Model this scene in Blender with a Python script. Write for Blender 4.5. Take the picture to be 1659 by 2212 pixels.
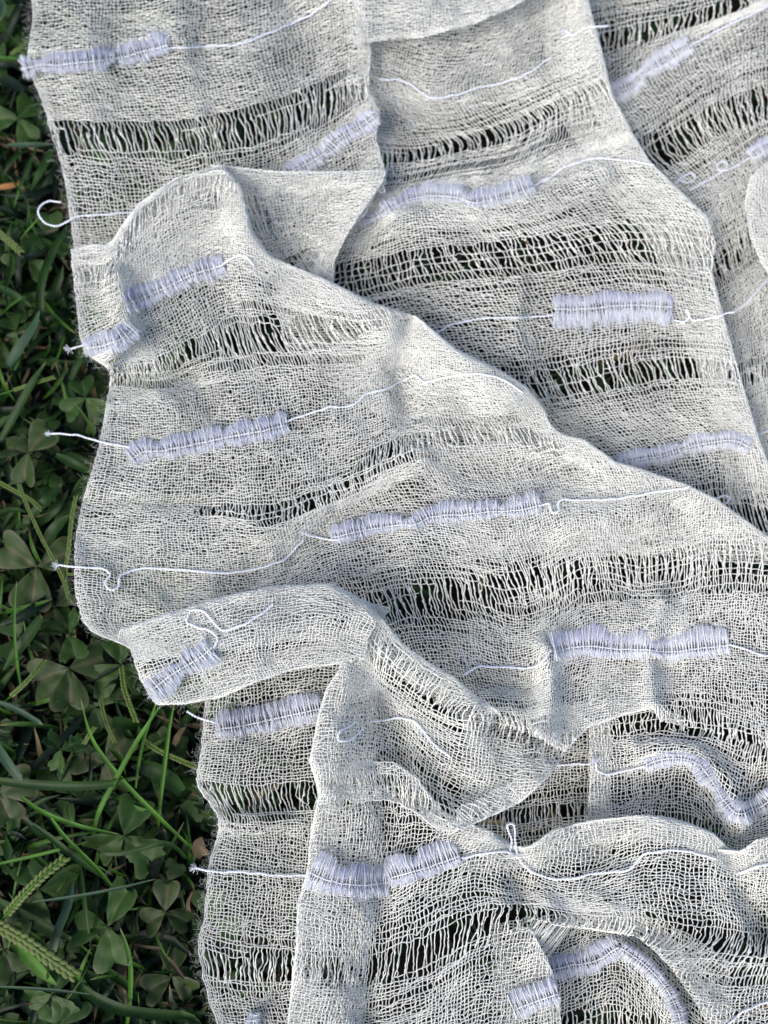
import bpy, math, random
import numpy as np
from mathutils import Vector
RS = np.random.RandomState
random.seed(7)
sc = bpy.context.scene
for o in list(bpy.data.objects): bpy.data.objects.remove(o)
col = sc.collection
MM = 0.001

# ------------------------------------------------------------------ camera
W, H = 1659.0, 2212.0           # the photograph's own drawing units (its width and height)
LENS = 31.2
FP = LENS/36.0*H
TILT = math.radians(12)
DIST = 0.255
cam_d = bpy.data.cameras.new('camera'); cam = bpy.data.objects.new('camera', cam_d); col.objects.link(cam)
cam_d.sensor_fit = 'VERTICAL'; cam_d.sensor_height = 36; cam_d.sensor_width = 27; cam_d.lens = LENS
cam_d.clip_start = 0.01; cam_d.clip_end = 50
CP = np.array([0.0, -math.sin(TILT)*DIST, math.cos(TILT)*DIST+0.015])
cam.location = CP; cam.rotation_euler = (TILT, 0, 0)
cam_d.dof.use_dof = True; cam_d.dof.focus_distance = 0.230; cam_d.dof.aperture_fstop = 11.0
sc.camera = cam

# ------------------------------------------------------------------ sky, soft light, exposure
SUN_EL, SUN_AZ = math.radians(46), math.radians(228)
w = bpy.data.worlds.new('World'); sc.world = w; w.use_nodes = True
nt = w.node_tree; bg = nt.nodes['Background']
sky = nt.nodes.new('ShaderNodeTexSky'); sky.sky_type = 'NISHITA'; sky.sun_disc = False
sky.sun_elevation = SUN_EL; sky.sun_rotation = SUN_AZ; sky.air_density = 1.0; sky.dust_density = 3.0; sky.ozone_density = 1.0
nt.links.new(sky.outputs[0], bg.inputs[0]); bg.inputs[1].default_value = 0.11
sd = bpy.data.lights.new('sun', 'SUN'); sd.energy = 1.35; sd.angle = math.radians(34); sd.color = (1, .965, .91)
sun = bpy.data.objects.new('sun', sd); col.objects.link(sun)
dvec = Vector((math.sin(SUN_AZ)*math.cos(SUN_EL), math.cos(SUN_AZ)*math.cos(SUN_EL), math.sin(SUN_EL)))
sun.rotation_euler = dvec.to_track_quat('Z', 'Y').to_euler()
vs = sc.view_settings; vs.view_transform = 'Standard'; vs.look = 'None'; vs.gamma = 1; vs.exposure = 1.12

# ------------------------------------------------------------------ helpers
ct, st = math.cos(TILT), math.sin(TILT)
def unproj(P, h):
    """image position (drawing units) + height in mm above the plane z=0 -> point in the place, metres"""
    P = np.asarray(P, float); h = np.asarray(h, float)
    x = (P[..., 0]-W/2)/FP; y = -(P[..., 1]-H/2)/FP
    d = np.stack([x, y*ct+st, y*st-ct], -1)
    t = (h*MM-CP[2])/d[..., 2]
    return CP+d*t[..., None]

def smooth_noise(shape, cell, rs):
    ny = int(shape[0]/cell[0])+3; nx = int(shape[1]/cell[1])+3
    g = rs.uniform(-1, 1, (ny, nx))
    yy = np.arange(shape[0])/cell[0]; xx = np.arange(shape[1])/cell[1]
    yi = yy.astype(int); xi = xx.astype(int); fy = yy-yi; fx = xx-xi
    fy = fy*fy*(3-2*fy); fx = fx*fx*(3-2*fx)
    a = g[yi][:, xi]; b = g[yi][:, xi+1]; c = g[yi+1][:, xi]; d = g[yi+1][:, xi+1]
    fy = fy[:, None]; fx = fx[None]
    return (a*(1-fx)+b*fx)*(1-fy)+(c*(1-fx)+d*fx)*fy

def field(P, scale, seed):
    """smooth value noise on image-like plane coordinates, for gentle undulation"""
    rs = RS(seed); g = rs.uniform(-1, 1, (64, 64))
    x = P[..., 0]/scale+20; y = P[..., 1]/scale+20
    xi = np.floor(x).astype(int); yi = np.floor(y).astype(int); fx = x-xi; fy = y-yi
    fx = fx*fx*(3-2*fx); fy = fy*fy*(3-2*fy)
    G = lambda a, b: g[np.mod(a, 64), np.mod(b, 64)]
    return (G(yi, xi)*(1-fx)+G(yi, xi+1)*fx)*(1-fy)+(G(yi+1, xi)*(1-fx)+G(yi+1, xi+1)*fx)*fy

def poly_dist(P, line):
    """nearest point on a polyline, distance, side (+ = right of travel in image coordinates)"""
    L = np.asarray(line, float)
    best = np.full(P.shape[:-1], 1e18); Q = np.zeros(P.shape); side = np.ones(P.shape[:-1]); tt = np.zeros(P.shape[:-1]); bp = np.zeros(P.shape[:-1])
    for k in range(len(L)-1):
        a, b = L[k], L[k+1]; ab = b-a; n2 = (ab**2).sum()
        ap = P-a; t = np.clip((ap@ab)/n2, 0, 1); q = a+t[..., None]*ab
        d2 = ((P-q)**2).sum(-1)
        cr = ab[0]*ap[..., 1]-ab[1]*ap[..., 0]
        pd = np.abs(cr)/math.sqrt(n2)
        m = (d2 < best-1e-6) | ((np.abs(d2-best) <= 1e-6) & (pd > bp))   # at a shared vertex prefer the segment seen more squarely
        bp = np.where(m, pd, bp)
        best = np.where(m, d2, best); Q = np.where(m[..., None], q, Q); side = np.where(m, np.sign(cr)+(cr == 0), side); tt = np.where(m, k+t, tt)
    return Q, np.sqrt(best), side, tt

def hermite(vals, knots, xs):
    """cubic interpolation along axis 0 (monotone-limited tangents avoided: plain finite differences)"""
    vals = np.asarray(vals, float); k = np.asarray(knots, float)
    n = len(k); m = np.zeros_like(vals)
    d = (vals[1:]-vals[:-1])/(k[1:]-k[:-1]).reshape((-1,)+(1,)*(vals.ndim-1))
    m[0] = d[0]; m[-1] = d[-1]
    for i in range(1, n-1):
        h0 = k[i]-k[i-1]; h1 = k[i+1]-k[i]
        m[i] = (d[i-1]*h1+d[i]*h0)/(h0+h1)
    idx = np.clip(np.searchsorted(k, xs, side='right')-1, 0, n-2)
    h = (k[idx+1]-k[idx]); t = (xs-k[idx])/h
    sh = (-1,)+(1,)*(vals.ndim-1)
    t = t.reshape(sh); h = h.reshape(sh)
    return (2*t**3-3*t**2+1)*vals[idx]+(t**3-2*t**2+t)*h*m[idx]+(-2*t**3+3*t**2)*vals[idx+1]+(t**3-t**2)*h*m[idx+1]

def resample(line, step):
    L = np.asarray(line, float)
    s = np.concatenate([[0], np.cumsum(np.linalg.norm(L[1:, :2]-L[:-1, :2], axis=1))])
    n = max(3, int(s[-1]/step)); return hermite(L, s, np.linspace(0, s[-1], n))

def mesh_obj(name, V, F, mat, parent=None, smooth=True, kind=None, attr=None):
    me = bpy.data.meshes.new(name)
    V = np.asarray(V, np.float32); F = np.asarray(F, np.int32); k = F.shape[1]
    me.vertices.add(len(V)); me.vertices.foreach_set('co', V.ravel())
    me.loops.add(F.size); me.loops.foreach_set('vertex_index', F.ravel())
    me.polygons.add(len(F)); me.polygons.foreach_set('loop_start', np.arange(0, F.size, k, dtype=np.int32))
    if smooth: me.polygons.foreach_set('use_smooth', np.ones(len(F), bool))
    if attr is not None:
        a = me.attributes.new('tone', 'FLOAT', 'POINT'); a.data.foreach_set('value', np.asarray(attr, np.float32))
    me.update(calc_edges=True)
    me.materials.append(mat)
    o = bpy.data.objects.new(name, me); col.objects.link(o)
    if parent: o.parent = parent
    if kind: o['kind'] = kind
    return o
def thing(name, label, cat, loc=(0, 0, 0), group=None):
    o = bpy.data.objects.new(name, None); col.objects.link(o); o.location = loc; o.empty_display_size = .005
    o['label'] = label; o['category'] = cat
    if group: o['group'] = group
    return o

def tubes(C, N, keep, rad, sides=3):
    """C (n,m,3) thread centres, N normals, keep (n,m-1) segments kept, rad (n,m) -> verts, quads"""
    T = np.empty_like(C); T[:, 1:-1] = C[:, 2:]-C[:, :-2]; T[:, 0] = C[:, 1]-C[:, 0]; T[:, -1] = C[:, -1]-C[:, -2]
    T /= np.linalg.norm(T, axis=-1, keepdims=True)+1e-12
    S = np.cross(T, N); S /= np.linalg.norm(S, axis=-1, keepdims=True)+1e-12
    B = np.cross(S, T)
    n, m = C.shape[:2]
    V = np.empty((n, m, sides, 3))
    for k in range(sides):
        a = 2*math.pi*k/sides+math.pi/2
        V[:, :, k] = C+rad[..., None]*(math.cos(a)*S+math.sin(a)*B)
    I = np.arange(n*m*sides).reshape(n, m, sides)
    F = []
    for k in range(sides):
        k2 = (k+1) % sides
        q = np.stack([I[:, :-1, k], I[:, 1:, k], I[:, 1:, k2], I[:, :-1, k2]], -1)
        F.append(q[keep])
    return V.reshape(-1, 3), np.concatenate(F)
def compact(V, F, A=None):
    used = np.zeros(len(V), bool); used[F.ravel()] = True
    mp = np.cumsum(used)-1
    if A is not None: return V[used], mp[F], A[used]
    return V[used], mp[F]
class Bag:
    def __init__(s): s.V = []; s.F = []; s.A = []; s.n = 0
    def add(s, V, F, A=None):
        s.V.append(V); s.F.append(np.asarray(F)+s.n); s.n += len(V)
        s.A.append(np.zeros(len(V)) if A is None else np.broadcast_to(A, (len(V),)))
    def obj(s, name, mat, parent=None, **k):
        return mesh_obj(name, np.concatenate(s.V), np.concatenate(s.F), mat, parent, attr=np.concatenate(s.A), **k)
def line_tube(pts, rad, sides=4, up=(0, 0, 1)):
    C = np.asarray(pts, float)[None]; N = np.broadcast_to(np.array(up, float), C.shape)
    r = np.broadcast_to(np.asarray(rad, float), (1, C.shape[1]))
    return tubes(C, N, np.ones((1, C.shape[1]-1), bool), r, sides)

# ------------------------------------------------------------------ materials
def mat_new(name):
    m = bpy.data.materials.new(name); m.use_nodes = True; n = m.node_tree
    return m, n, n.nodes['Principled BSDF']
def yarn_mat(name, c1, c2, rough=.85, sheen=.3, trans=0.25, spec=.3):
    m, n, b = mat_new(name)
    tc = n.nodes.new('ShaderNodeTexCoord'); no = n.nodes.new('ShaderNodeTexNoise'); no.inputs['Scale'].default_value = 35; no.inputs['Detail'].default_value = 6
    n.links.new(tc.outputs['Object'], no.inputs['Vector'])
    r = n.nodes.new('ShaderNodeValToRGB'); r.color_ramp.elements[0].position = .35; r.color_ramp.elements[1].position = .65
    r.color_ramp.elements[0].color = (*c1, 1); r.color_ramp.elements[1].color = (*c2, 1)
    n.links.new(no.outputs['Fac'], r.inputs[0])
    n.links.new(r.outputs[0], b.inputs['Base Color'])
    b.inputs['Roughness'].default_value = rough; b.inputs['Specular IOR Level'].default_value = spec
    b.inputs['Sheen Weight'].default_value = sheen; b.inputs['Sheen Roughness'].default_value = .5
    if trans:
        t = n.nodes.new('ShaderNodeBsdfTranslucent'); n.links.new(r.outputs[0], t.inputs[0])
        mx = n.nodes.new('ShaderNodeMixShader'); mx.inputs[0].default_value = trans
        n.links.new(b.outputs[0], mx.inputs[1]); n.links.new(t.outputs[0], mx.inputs[2])
        n.links.new(mx.outputs[0], n.nodes['Material Output'].inputs[0])
    return m
M_GAUZE = yarn_mat('cream_cotton', (.80, .808, .77), (.88, .884, .84))
M_CHAIN = yarn_mat('white_chain_yarn', (.82, .85, .93), (.87, .90, .98), .6, .2, .15)
M_LADDER = yarn_mat('lilac_satin_filament', (.76, .785, .94), (.86, .88, .98), .28, .1, .3, .7)
def _tone_mix(m, white):
    n = m.node_tree; b = n.nodes['Principled BSDF']; src = b.inputs['Base Color'].links[0].from_socket
    at = n.nodes.new('ShaderNodeAttribute'); at.attribute_name = 'tone'; mx = n.nodes.new('ShaderNodeMix'); mx.data_type = 'RGBA'
    n.links.new(at.outputs['Fac'], mx.inputs[0]); n.links.new(src, mx.inputs[6]); mx.inputs[7].default_value = (*white, 1)
    n.links.new(mx.outputs[2], b.inputs['Base Color']); n.links.new(mx.outputs[2], n.nodes['Translucent BSDF'].inputs[0])
_tone_mix(M_LADDER, (.90, .93, 1.0))  # whiter tone: pale tufts, plus satin glints painted into the colour

def leaf_mat(name, base, tip, dry, rough=.5, spots=True, scale=1.0):
    m, n, b = mat_new(name)
    L = n.links.new
    tc = n.nodes.new('ShaderNodeTexCoord')
    no = n.nodes.new('ShaderNodeTexNoise'); no.inputs['Scale'].default_value = 120*scale; no.inputs['Detail'].default_value = 5
    L(tc.outputs['Object'], no.inputs['Vector'])
    r = n.nodes.new('ShaderNodeValToRGB'); r.color_ramp.elements[0].position = .35; r.color_ramp.elements[1].position = .68
    r.color_ramp.elements[0].color = (*base, 1); r.color_ramp.elements[1].color = (*tip, 1)
    L(no.outputs['Fac'], r.inputs[0])
    at = n.nodes.new('ShaderNodeAttribute'); at.attribute_name = 'tone'
    mx = n.nodes.new('ShaderNodeMix'); mx.data_type = 'RGBA'
    L(at.outputs['Fac'], mx.inputs[0]); L(r.outputs[0], mx.inputs[6]); mx.inputs[7].default_value = (*dry, 1)
    out = mx.outputs[2]
    if spots:
        n2 = n.nodes.new('ShaderNodeTexNoise'); n2.inputs['Scale'].default_value = 900; n2.inputs['Detail'].default_value = 3
        L(tc.outputs['Object'], n2.inputs['Vector'])
        r2 = n.nodes.new('ShaderNodeValToRGB'); r2.color_ramp.elements[0].position = .69; r2.color_ramp.elements[1].position = .76
        r2.color_ramp.elements[0].color = (0, 0, 0, 1); r2.color_ramp.elements[1].color = (.3, .3, .3, 1)
        L(n2.outputs['Fac'], r2.inputs[0])
        m2 = n.nodes.new('ShaderNodeMix'); m2.data_type = 'RGBA'; m2.inputs[7].default_value = (.11, .14, .09, 1)
        L(r2.outputs[0], m2.inputs[0]); L(out, m2.inputs[6]); out = m2.outputs[2]
    L(out, b.inputs['Base Color']); b.inputs['Roughness'].default_value = rough; b.inputs['Specular IOR Level'].default_value = .15
    bp = n.nodes.new('ShaderNodeBump'); bp.inputs['Strength'].default_value = .25; bp.inputs['Distance'].default_value = .0002
    n3 = n.nodes.new('ShaderNodeTexNoise'); n3.inputs['Scale'].default_value = 700; L(tc.outputs['Object'], n3.inputs['Vector'])
    L(n3.outputs['Fac'], bp.inputs['Height']); L(bp.outputs[0], b.inputs['Normal'])
    return m
M_GRASS = leaf_mat('grass_mid', (0.0055, 0.021, 0.0035), (0.014, 0.041, 0.006), (0.1550, 0.1178, 0.0620))
M_GRASS_B = leaf_mat('grass_bright', (0.024, 0.075, 0.0065), (0.048, 0.13, 0.012), (0.2400, 0.1920, 0.0960))
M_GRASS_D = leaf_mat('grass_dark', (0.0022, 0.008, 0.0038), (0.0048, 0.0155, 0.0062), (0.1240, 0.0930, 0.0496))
M_GRASS_G = leaf_mat('grass_grey', (0.0174, 0.0403, 0.0217), (0.0310, 0.0620, 0.0341), (0.1860, 0.1612, 0.0992))
M_GRASS_T = leaf_mat('grass_thin', (0.014, 0.046, 0.005), (0.034, 0.088, 0.010), (0.20, 0.16, 0.08))
M_CLOVER = leaf_mat('clover_green', (0.011, 0.032, 0.006), (0.022, 0.052, 0.009), (0.045, 0.078, 0.024))
M_CLOVER_R = leaf_mat('clover_reddish', (0.012, 0.028, 0.006), (0.021, 0.041, 0.009), (0.0806, 0.0682, 0.0434))
M_SEED = leaf_mat('seed_green', (0.055, 0.09, 0.022), (0.115, 0.145, 0.048), (0.1920, 0.1360, 0.0880), .6, False)
M_STRAW = leaf_mat('dry_straw', (0.0434, 0.0310, 0.0186), (0.0992, 0.0744, 0.0465), (0.0620, 0.0372, 0.0248), .8, False)
M_SOIL = leaf_mat('soil', (0.0037, 0.0031, 0.0019), (0.0087, 0.0068, 0.0043), (0.0186, 0.0124, 0.0062), .95, False)
M_SPECK = leaf_mat('brown_leaf_bit', (.14, .07, .02), (.22, .11, .04), (.1, .06, .04), .8, False)

# ------------------------------------------------------------------ the gauze cloth
PITCH_U, PITCH_V = .93, .77      # mm between threads
RADIUS = .170
scarf = thing('gauze_scarf', 'rumpled cream open-weave gauze scarf with lilac ladder yarn strips lying on the grass', 'scarf')
warp_bag, weft_bag = Bag(), Bag()
SHEETS = {}

def sheet(name, rows, base, folds=(), ridges=(), bands=(), seed=0, free_left=False, roll=3.0, lift=5.0, und=1.5, dens=1.0, cut=None):
    """rows: weft lines through the picture from far to near, each a list of image points;
    folds: [(polyline, +1/-1 inside side)] the cloth rolls over and under there;
    ridges: [(polyline, mm, width)]; bands: [(polyline, half width)] drawn-thread bands without weft"""
    rs = RS(seed+100)
    K = np.array(rows, float)                       # R,C,2
    G = unproj(K, np.full(K.shape[:2], base))*1000
    v = np.concatenate([[0], np.cumsum(np.linalg.norm(G[1:]-G[:-1], axis=-1).mean(1))])
    u = np.concatenate([[0], np.cumsum(np.linalg.norm(G[:, 1:]-G[:, :-1], axis=-1).mean(0))])
    us = np.arange(0, u[-1], PITCH_U/dens)
    if free_left: us = np.concatenate([[0, .38, .85, 1.4, 2.1, 2.9], us[us > 3.6]])
    vs_ = np.arange(0, v[-1], PITCH_V/dens)
    # bands stretch: keep rows (needed for the warp's path), only drop the weft
    A = hermite(K, v, vs_)                          # nv,C,2
    P = hermite(A.transpose(1, 0, 2), u, us).transpose(1, 0, 2)   # nv,nu,2
    nv, nu = P.shape[:2]
    def height(P, fine=1):
        hh = np.full(P.shape[:2], float(base))
        hh += und*1.2*field(P, 90, seed+1)+fine*(.42*und*field(P, 42, seed+2)+.25*und*field(P, 19, seed+3))
        for line, amp, wd in ridges:
            Q, d, s_, tt = poly_dist(P, line); hh += amp*np.exp(-(d/wd)**2)
        for fd in folds:
            Q, d, s_, tt = poly_dist(P, fd[0]); t = d*s_*fd[1]; lf = fd[3] if len(fd) > 3 else lift
            hh += lf*np.exp(-(np.maximum(t, 0)/55)**2)
        return hh
    # threads keep their spacing along the cloth, so they crowd together where it slopes away
    for ax in (1, 0):
        hq = height(P, .25)
        if ax == 0: P = P.transpose(1, 0, 2); hq = hq.T
        n = P.shape[1]; pm = PITCH_U if ax else PITCH_V
        wgt = np.sqrt(1+(1.5*np.diff(hq, axis=1)/pm)**2); kk = 34 if ax else 14; wp = np.pad(wgt, ((kk, kk), (0, 0)), 'edge'); wgt = sum(wp[q:q+len(wgt)] for q in range(2*kk+1))/(2*kk+1); cs = np.concatenate([np.zeros((len(P), 1)), np.cumsum(wgt, 1)], 1)
        st0 = 2 if (ax and free_left) else 0
        for i in range(len(P)):
            q = np.interp(np.linspace(0, cs[i, -1], n), cs[i], np.arange(n))
            if ax and free_left: q = np.concatenate([np.arange(6), 6+(q[6:]-q[6])*(n-7)/(n-1-q[6])])
            k0 = np.clip(q.astype(int), 0, n-2); f = (q-k0)[:, None]
            P[i] = P[i][k0]*(1-f)+P[i][k0+1]*f
        if ax == 0: P = P.transpose(1, 0, 2)
    inb = np.zeros((nv, nu)); drop = np.zeros((nv, nu), bool)
    rowr = rs.uniform(.62, 1.0, (nv, 1)); rowp = rs.uniform(0, 1, (nv, 1)); rag = smooth_noise((nv, nu), (2, 16), rs)*.25
    for line, hw in bands:
        Q, d, s, tt = poly_dist(P, line)
        hwv = np.interp(tt, np.arange(len(line)), hw) if hasattr(hw, '__len__') else hw
        inb = np.maximum(inb, np.clip(1.25-d/hwv, 0, 1))
        drop |= d < hwv*(rowr+rag)
        drop |= (d < hwv*(1.55+rag)) & (rowp > .62)
        drop |= (d < hwv*(2.1+rag)) & (rowp > .85)
    # a few weft picks remain inside each band
    stay = (rs.uniform(0, 1, (nv, 1)) < .13) & (smooth_noise((nv, nu), (1, 30), rs) > -.3)
    drop &= ~stay
    du = np.gradient(P, axis=1); dv = np.gradient(P, axis=0)
    a = (.18*rs.normal(size=(nv, nu))+.25*smooth_noise((nv, nu), (2, 2), rs))*(1-.6*inb)+.50*smooth_noise((nv, nu), (7, 5), rs)+.9*smooth_noise((nv, nu), (30, 18), rs)
    b = .22*rs.normal(size=(nv, nu))+.32*smooth_noise((nv, nu), (2, 2), rs)+.50*smooth_noise((nv, nu), (4, 7), rs)+1.0*smooth_noise((nv, nu), (14, 34), rs)
    a2 = np.zeros((nv, nu))
    for k in (5, 11):
        for i in range(nu): pass
        a2 += smooth_noise((nv, nu*4), (k, 1.0), rs)[:, ::4][:, :nu]
    a = a+inb*a2*.62+inb*.25*smooth_noise((nv, nu), (9, 2.2), rs)
    if free_left: a[:, :4] = a[:, 5:6]*.5+.35*smooth_noise((nv, 4), (1.5, 2), rs)+.25*rs.normal(size=(nv, 4))
    P = P+a[..., None]*du+b[..., None]*dv
    hh = height(P)+.35*inb*rs.normal(size=(nv, nu))*.6
    keepn = np.ones((nv, nu), bool)
    for fd in folds:
        line, sg = fd[0], fd[1]; R = fd[2] if len(fd) > 2 else roll; lf = fd[3] if len(fd) > 3 else lift
        R = R*2.0
        Q, d, s, tt = poly_dist(P, line); t = d*s*sg
        n_in = (P-Q)/(d[..., None]+1e-9)*(s*sg)[..., None]
        f = np.where(t > 2*R, t, (t+2*R)**2/(8*R))
        f = np.where(t < -6*R, -t-4*R, f)
        g = np.where(t < 2*R, (2*R-t)**2/(16*R), 0); g = np.minimum(g, 3.2*R)*.135
        P = Q+n_in*f[..., None]; hh -= g
        keepn &= t > -(6*R+42)
        hh -= np.where(t < -6*R, np.minimum((-t-6*R)*.06, 3), 0)
    if cut is not None:
        if not isinstance(cut[0], list): cut = [cut]
        X, Y = P[..., 0], P[..., 1]
        for c in cut:
            inp = np.zeros((nv, nu), bool)
            for k in range(len(c)):
                (x0, y0), (x1, y1) = c[k], c[(k+1) % len(c)]
                if y0 == y1: continue
                inp ^= ((Y > min(y0, y1)) & (Y <= max(y0, y1)) & (X < x0+(Y-y0)*(x1-x0)/(y1-y0)))
            keepn &= ~inp
    C3 = unproj(P, hh)
    Nn = np.cross(np.gradient(C3, axis=1), np.gradient(C3, axis=0)); Nn /= np.linalg.norm(Nn, axis=-1, keepdims=True)+1e-12
    Nn = np.where((Nn[..., 2] < 0)[..., None], -Nn, Nn)
    par = ((np.arange(nv)[:, None]+np.arange(nu)[None]) % 2)*2-1
    off = RADIUS*.75*MM
    r0 = RADIUS*MM*(1+.10*rs.normal(size=(nv, nu)))*(1+.18*smooth_noise((nv, nu), (9, 9), rs))
    knot = (rs.uniform(size=(nv, nu)) < .10*inb)
    rw = r0*np.where(knot, 2.0, 1.0)*(1+.15*inb)
    # warp: runs down the rows
    Cw = (C3+Nn*(par*off)[..., None]).transpose(1, 0, 2); wdr = (rs.uniform(size=(1, nu)) < .05) & (smooth_noise((nv, nu), (10, 1), rs) > -.2) & (inb > .35); kw = (keepn[1:] & keepn[:-1] & ~wdr[1:]).T
    V, F = tubes(Cw, Nn.transpose(1, 0, 2), kw, rw.T); V, F = compact(V, F); warp_bag.add(V, F)
    # weft: runs across
    kf = keepn[:, 1:] & keepn[:, :-1] & ~(drop[:, 1:] & drop[:, :-1])
    Cf = C3-Nn*(par*off)[..., None]
    V, F = tubes(Cf, Nn, kf, r0); V, F = compact(V, F); weft_bag.add(V, F)
    SHEETS[name] = (P[keepn], hh[keepn])
    return nv*nu

# --- far left sheet
sheet('far_left', [
 [(55,-60),(200,-70),(370,-90),(540,-110),(690,-150),(800,-170),(900,-190)],
 [(70,10),(210,5),(365,-10),(540,-40),(690,-90),(800,-120),(900,-140)],
 [(62,135),(205,122),(362,98),(540,78),(690,15),(800,-25),(900,-60)],
 [(92,220),(240,215),(392,200),(560,168),(700,115),(800,75),(900,45)],
 [(118,305),(270,305),(425,298),(590,262),(710,225),(805,185),(900,150)],
 [(140,390),(290,388),(440,375),(598,335),(710,285),(812,220),(900,180)],
 [(152,468),(300,460),(450,432),(600,385),(710,325),(815,262),(900,225)],
 [(165,560),(320,550),(470,520),(600,470),(720,420),(828,372),(900,350)],
 [(180,640),(330,640),(470,610),(600,560),(720,510),(820,460),(900,440)]], 15,
 folds=[([(785,-260),(786,0),(801,110),(795,200),(820,240),(812,300),(834,375),(760,520),(700,640)], 1, 2.0, 4)],
 ridges=[([(365,-50),(400,120),(430,260),(440,350)], 2, 26), ([(600,-50),(640,60),(700,160)], -4, 60), ([(60,100),(360,80)], 2, 20), ([(150,0),(220,400)],2,60),
  ([(240,560),(400,470),(620,420)], -5, 60)],
 bands=[([(100,302),(270,300),(425,300),(590,262),(700,222),(810,180)], [26,34,34,36,36,28])], seed=1, free_left=True, dens=.84)
# --- far middle sheet
sheet('far_middle', [
 [(765,-60),(850,-80),(1000,-100),(1120,-130),(1230,-170),(1330,-200),(1450,-240)],
 [(768,50),(850,60),(980,70),(1090,50),(1190,0),(1300,-40),(1430,-90)],
 [(776,170),(840,182),(930,212),(1050,185),(1170,142),(1310,60),(1440,10)],
 [(794,270),(850,280),(960,270),(1080,235),(1200,190),(1320,130),(1450,80)],
 [(795,350),(860,348),(1000,315),(1120,280),(1230,225),(1340,180),(1460,130)],
 [(770,420),(850,410),(980,375),(1100,350),(1230,300),(1370,265),(1480,220)],
 [(715,490),(800,465),(920,418),(1040,432),(1160,400),(1290,345),(1500,340)],
 [(620,610),(760,590),(920,550),(1090,530),(1250,510),(1400,495),(1600,500)],
 [(620,730),(800,720),(980,695),(1160,685),(1330,668),(1460,665),(1640,670)],
 [(760,850),(900,850),(1040,840),(1190,828),(1330,800),(1470,775),(1680,780)],
 [(860,920),(1000,930),(1120,925),(1240,910),(1370,890),(1500,870),(1690,860)],
 [(900,1010),(1040,1010),(1170,1000),(1320,990),(1450,965),(1570,948),(1720,950)],
 [(950,1100),(1080,1100),(1220,1100),(1360,1090),(1490,1090),(1600,1090),(1760,1100)],
 [(1000,1200),(1140,1200),(1280,1200),(1400,1200),(1520,1210),(1640,1220),(1800,1220)]], 12,
 folds=[([(1255,-250),(1270,0),(1300,110),(1322,205),(1362,280),(1400,345),(1450,395),(1530,470),(1546,530),(1537,590),(1562,680),(1600,820),(1637,940),(1680,1060),(1760,1220)], 1, 3.0, 7)],
 ridges=[([(860,470),(1000,455),(1180,430),(1300,380)], 6, 35), ([(830,250),(1000,250)], -5, 90), ([(1200,200),(1290,120)], 3, 40),
  ([(1120,600),(1110,720),(1180,860)], 2.2, 18), ([(1340,660),(1400,800),(1480,960)], -2, 60), ([(1180,760),(1220,1000)], -4, 50), ([(900,520),(1500,480)], 4, 60), ([(740,600),(900,650)], -4, 60)],
 bands=[([(820,350),(900,345),(1000,318),(1120,285),(1230,235),(1300,190),(1340,170)], [26,28,32,36,34,30,24]),
        ([(700,600),(800,590),(940,560),(1090,545),(1250,530),(1400,520),(1560,545)], [34,34,32,40,44,44,40]),
        ([(900,850),(1080,850),(1190,830),(1330,805),(1460,785),(1610,800)], [30,30,38,40,36,30]),
        ([(1400,1110),(1540,1090),(1600,1100),(1720,1140)], 42)], seed=2, dens=.93)
# --- roll at the far edge, above the middle
sheet('far_roll', [
 [(768,-120),(850,-110),(960,-120),(1080,-150),(1200,-190)],
 [(770,-30),(850,-20),(960,-30),(1080,-70),(1200,-110)],
 [(772,50),(850,40),(960,25),(1080,-10),(1200,-50)],
 [(775,120),(850,110),(960,90),(1090,50),(1220,0)]], 20,
 folds=[([(700,112),(795,92),(846,84),(912,81),(1028,50),(1097,20),(1180,-25),(1300,-90)], -1, 4.0, 2)], seed=3, dens=.9)
# --- far right sheet, lying lower
sheet('far_right', [
 [(1180,-20),(1310,-50),(1440,-80),(1560,-110),(1720,-160)],
 [(1190,130),(1320,80),(1440,50),(1560,20),(1720,-30)],
 [(1220,260),(1325,205),(1430,130),(1540,78),(1720,-5)],
 [(1270,330),(1380,265),(1470,205),(1560,150),(1720,95)],
 [(1310,410),(1410,340),(1500,285),(1580,240),(1720,195)],
 [(1380,480),(1490,412),(1560,372),(1620,335),(1720,290)],
 [(1430,560),(1530,510),(1600,470),(1660,440),(1740,400)],
 [(1460,640),(1560,590),(1620,550),(1680,520),(1760,490)],
 [(1480,730),(1580,672),(1640,625),(1700,590),(1770,560)],
 [(1520,830),(1600,790),(1660,760),(1710,730),(1790,700)],
 [(1560,985),(1625,945),(1670,920),(1720,900),(1800,860)],
 [(1580,1090),(1660,1060),(1710,1040),(1760,1020),(1830,990)]], 7,
 ridges=[([(1325,-60),(1340,100),(1330,200)], -3, 60), ([(1380,60),(1480,30),(1659,-10)], 3, 25), ([(1500,480),(1600,400),(1659,360)], 3, 40), ([(1590,560),(1659,460)], -3, 40), ([(1400,240),(1600,140)],2,40)],
 bands=[([(1300,80),(1400,60),(1500,35),(1600,0)], [30,30,26,20]), ([(1330,390),(1400,340),(1500,280),(1600,240),(1720,190)], [34,42,42,40,38]), ([(1500,620),(1570,560),(1610,520)], 28), ([(1560,830),(1640,800),(1720,770)], 22)], seed=4)
# --- curled flap at the right border
sheet('right_curl', [
 [(1580,300),(1640,310),(1700,320),(1780,330)],
 [(1580,400),(1640,400),(1700,400),(1780,410)],
 [(1580,480),(1640,480),(1700,490),(1780,500)],
 [(1590,560),(1650,570),(1710,580),(1790,590)],
 [(1600,660),(1660,670),(1720,680),(1800,690)]], 19,
 folds=[([(1730,310),(1659,348),(1619,385),(1609,440),(1620,510),(1648,575),(1700,640),(1760,700)], -1, 2.5, 5)], seed=5)
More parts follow.
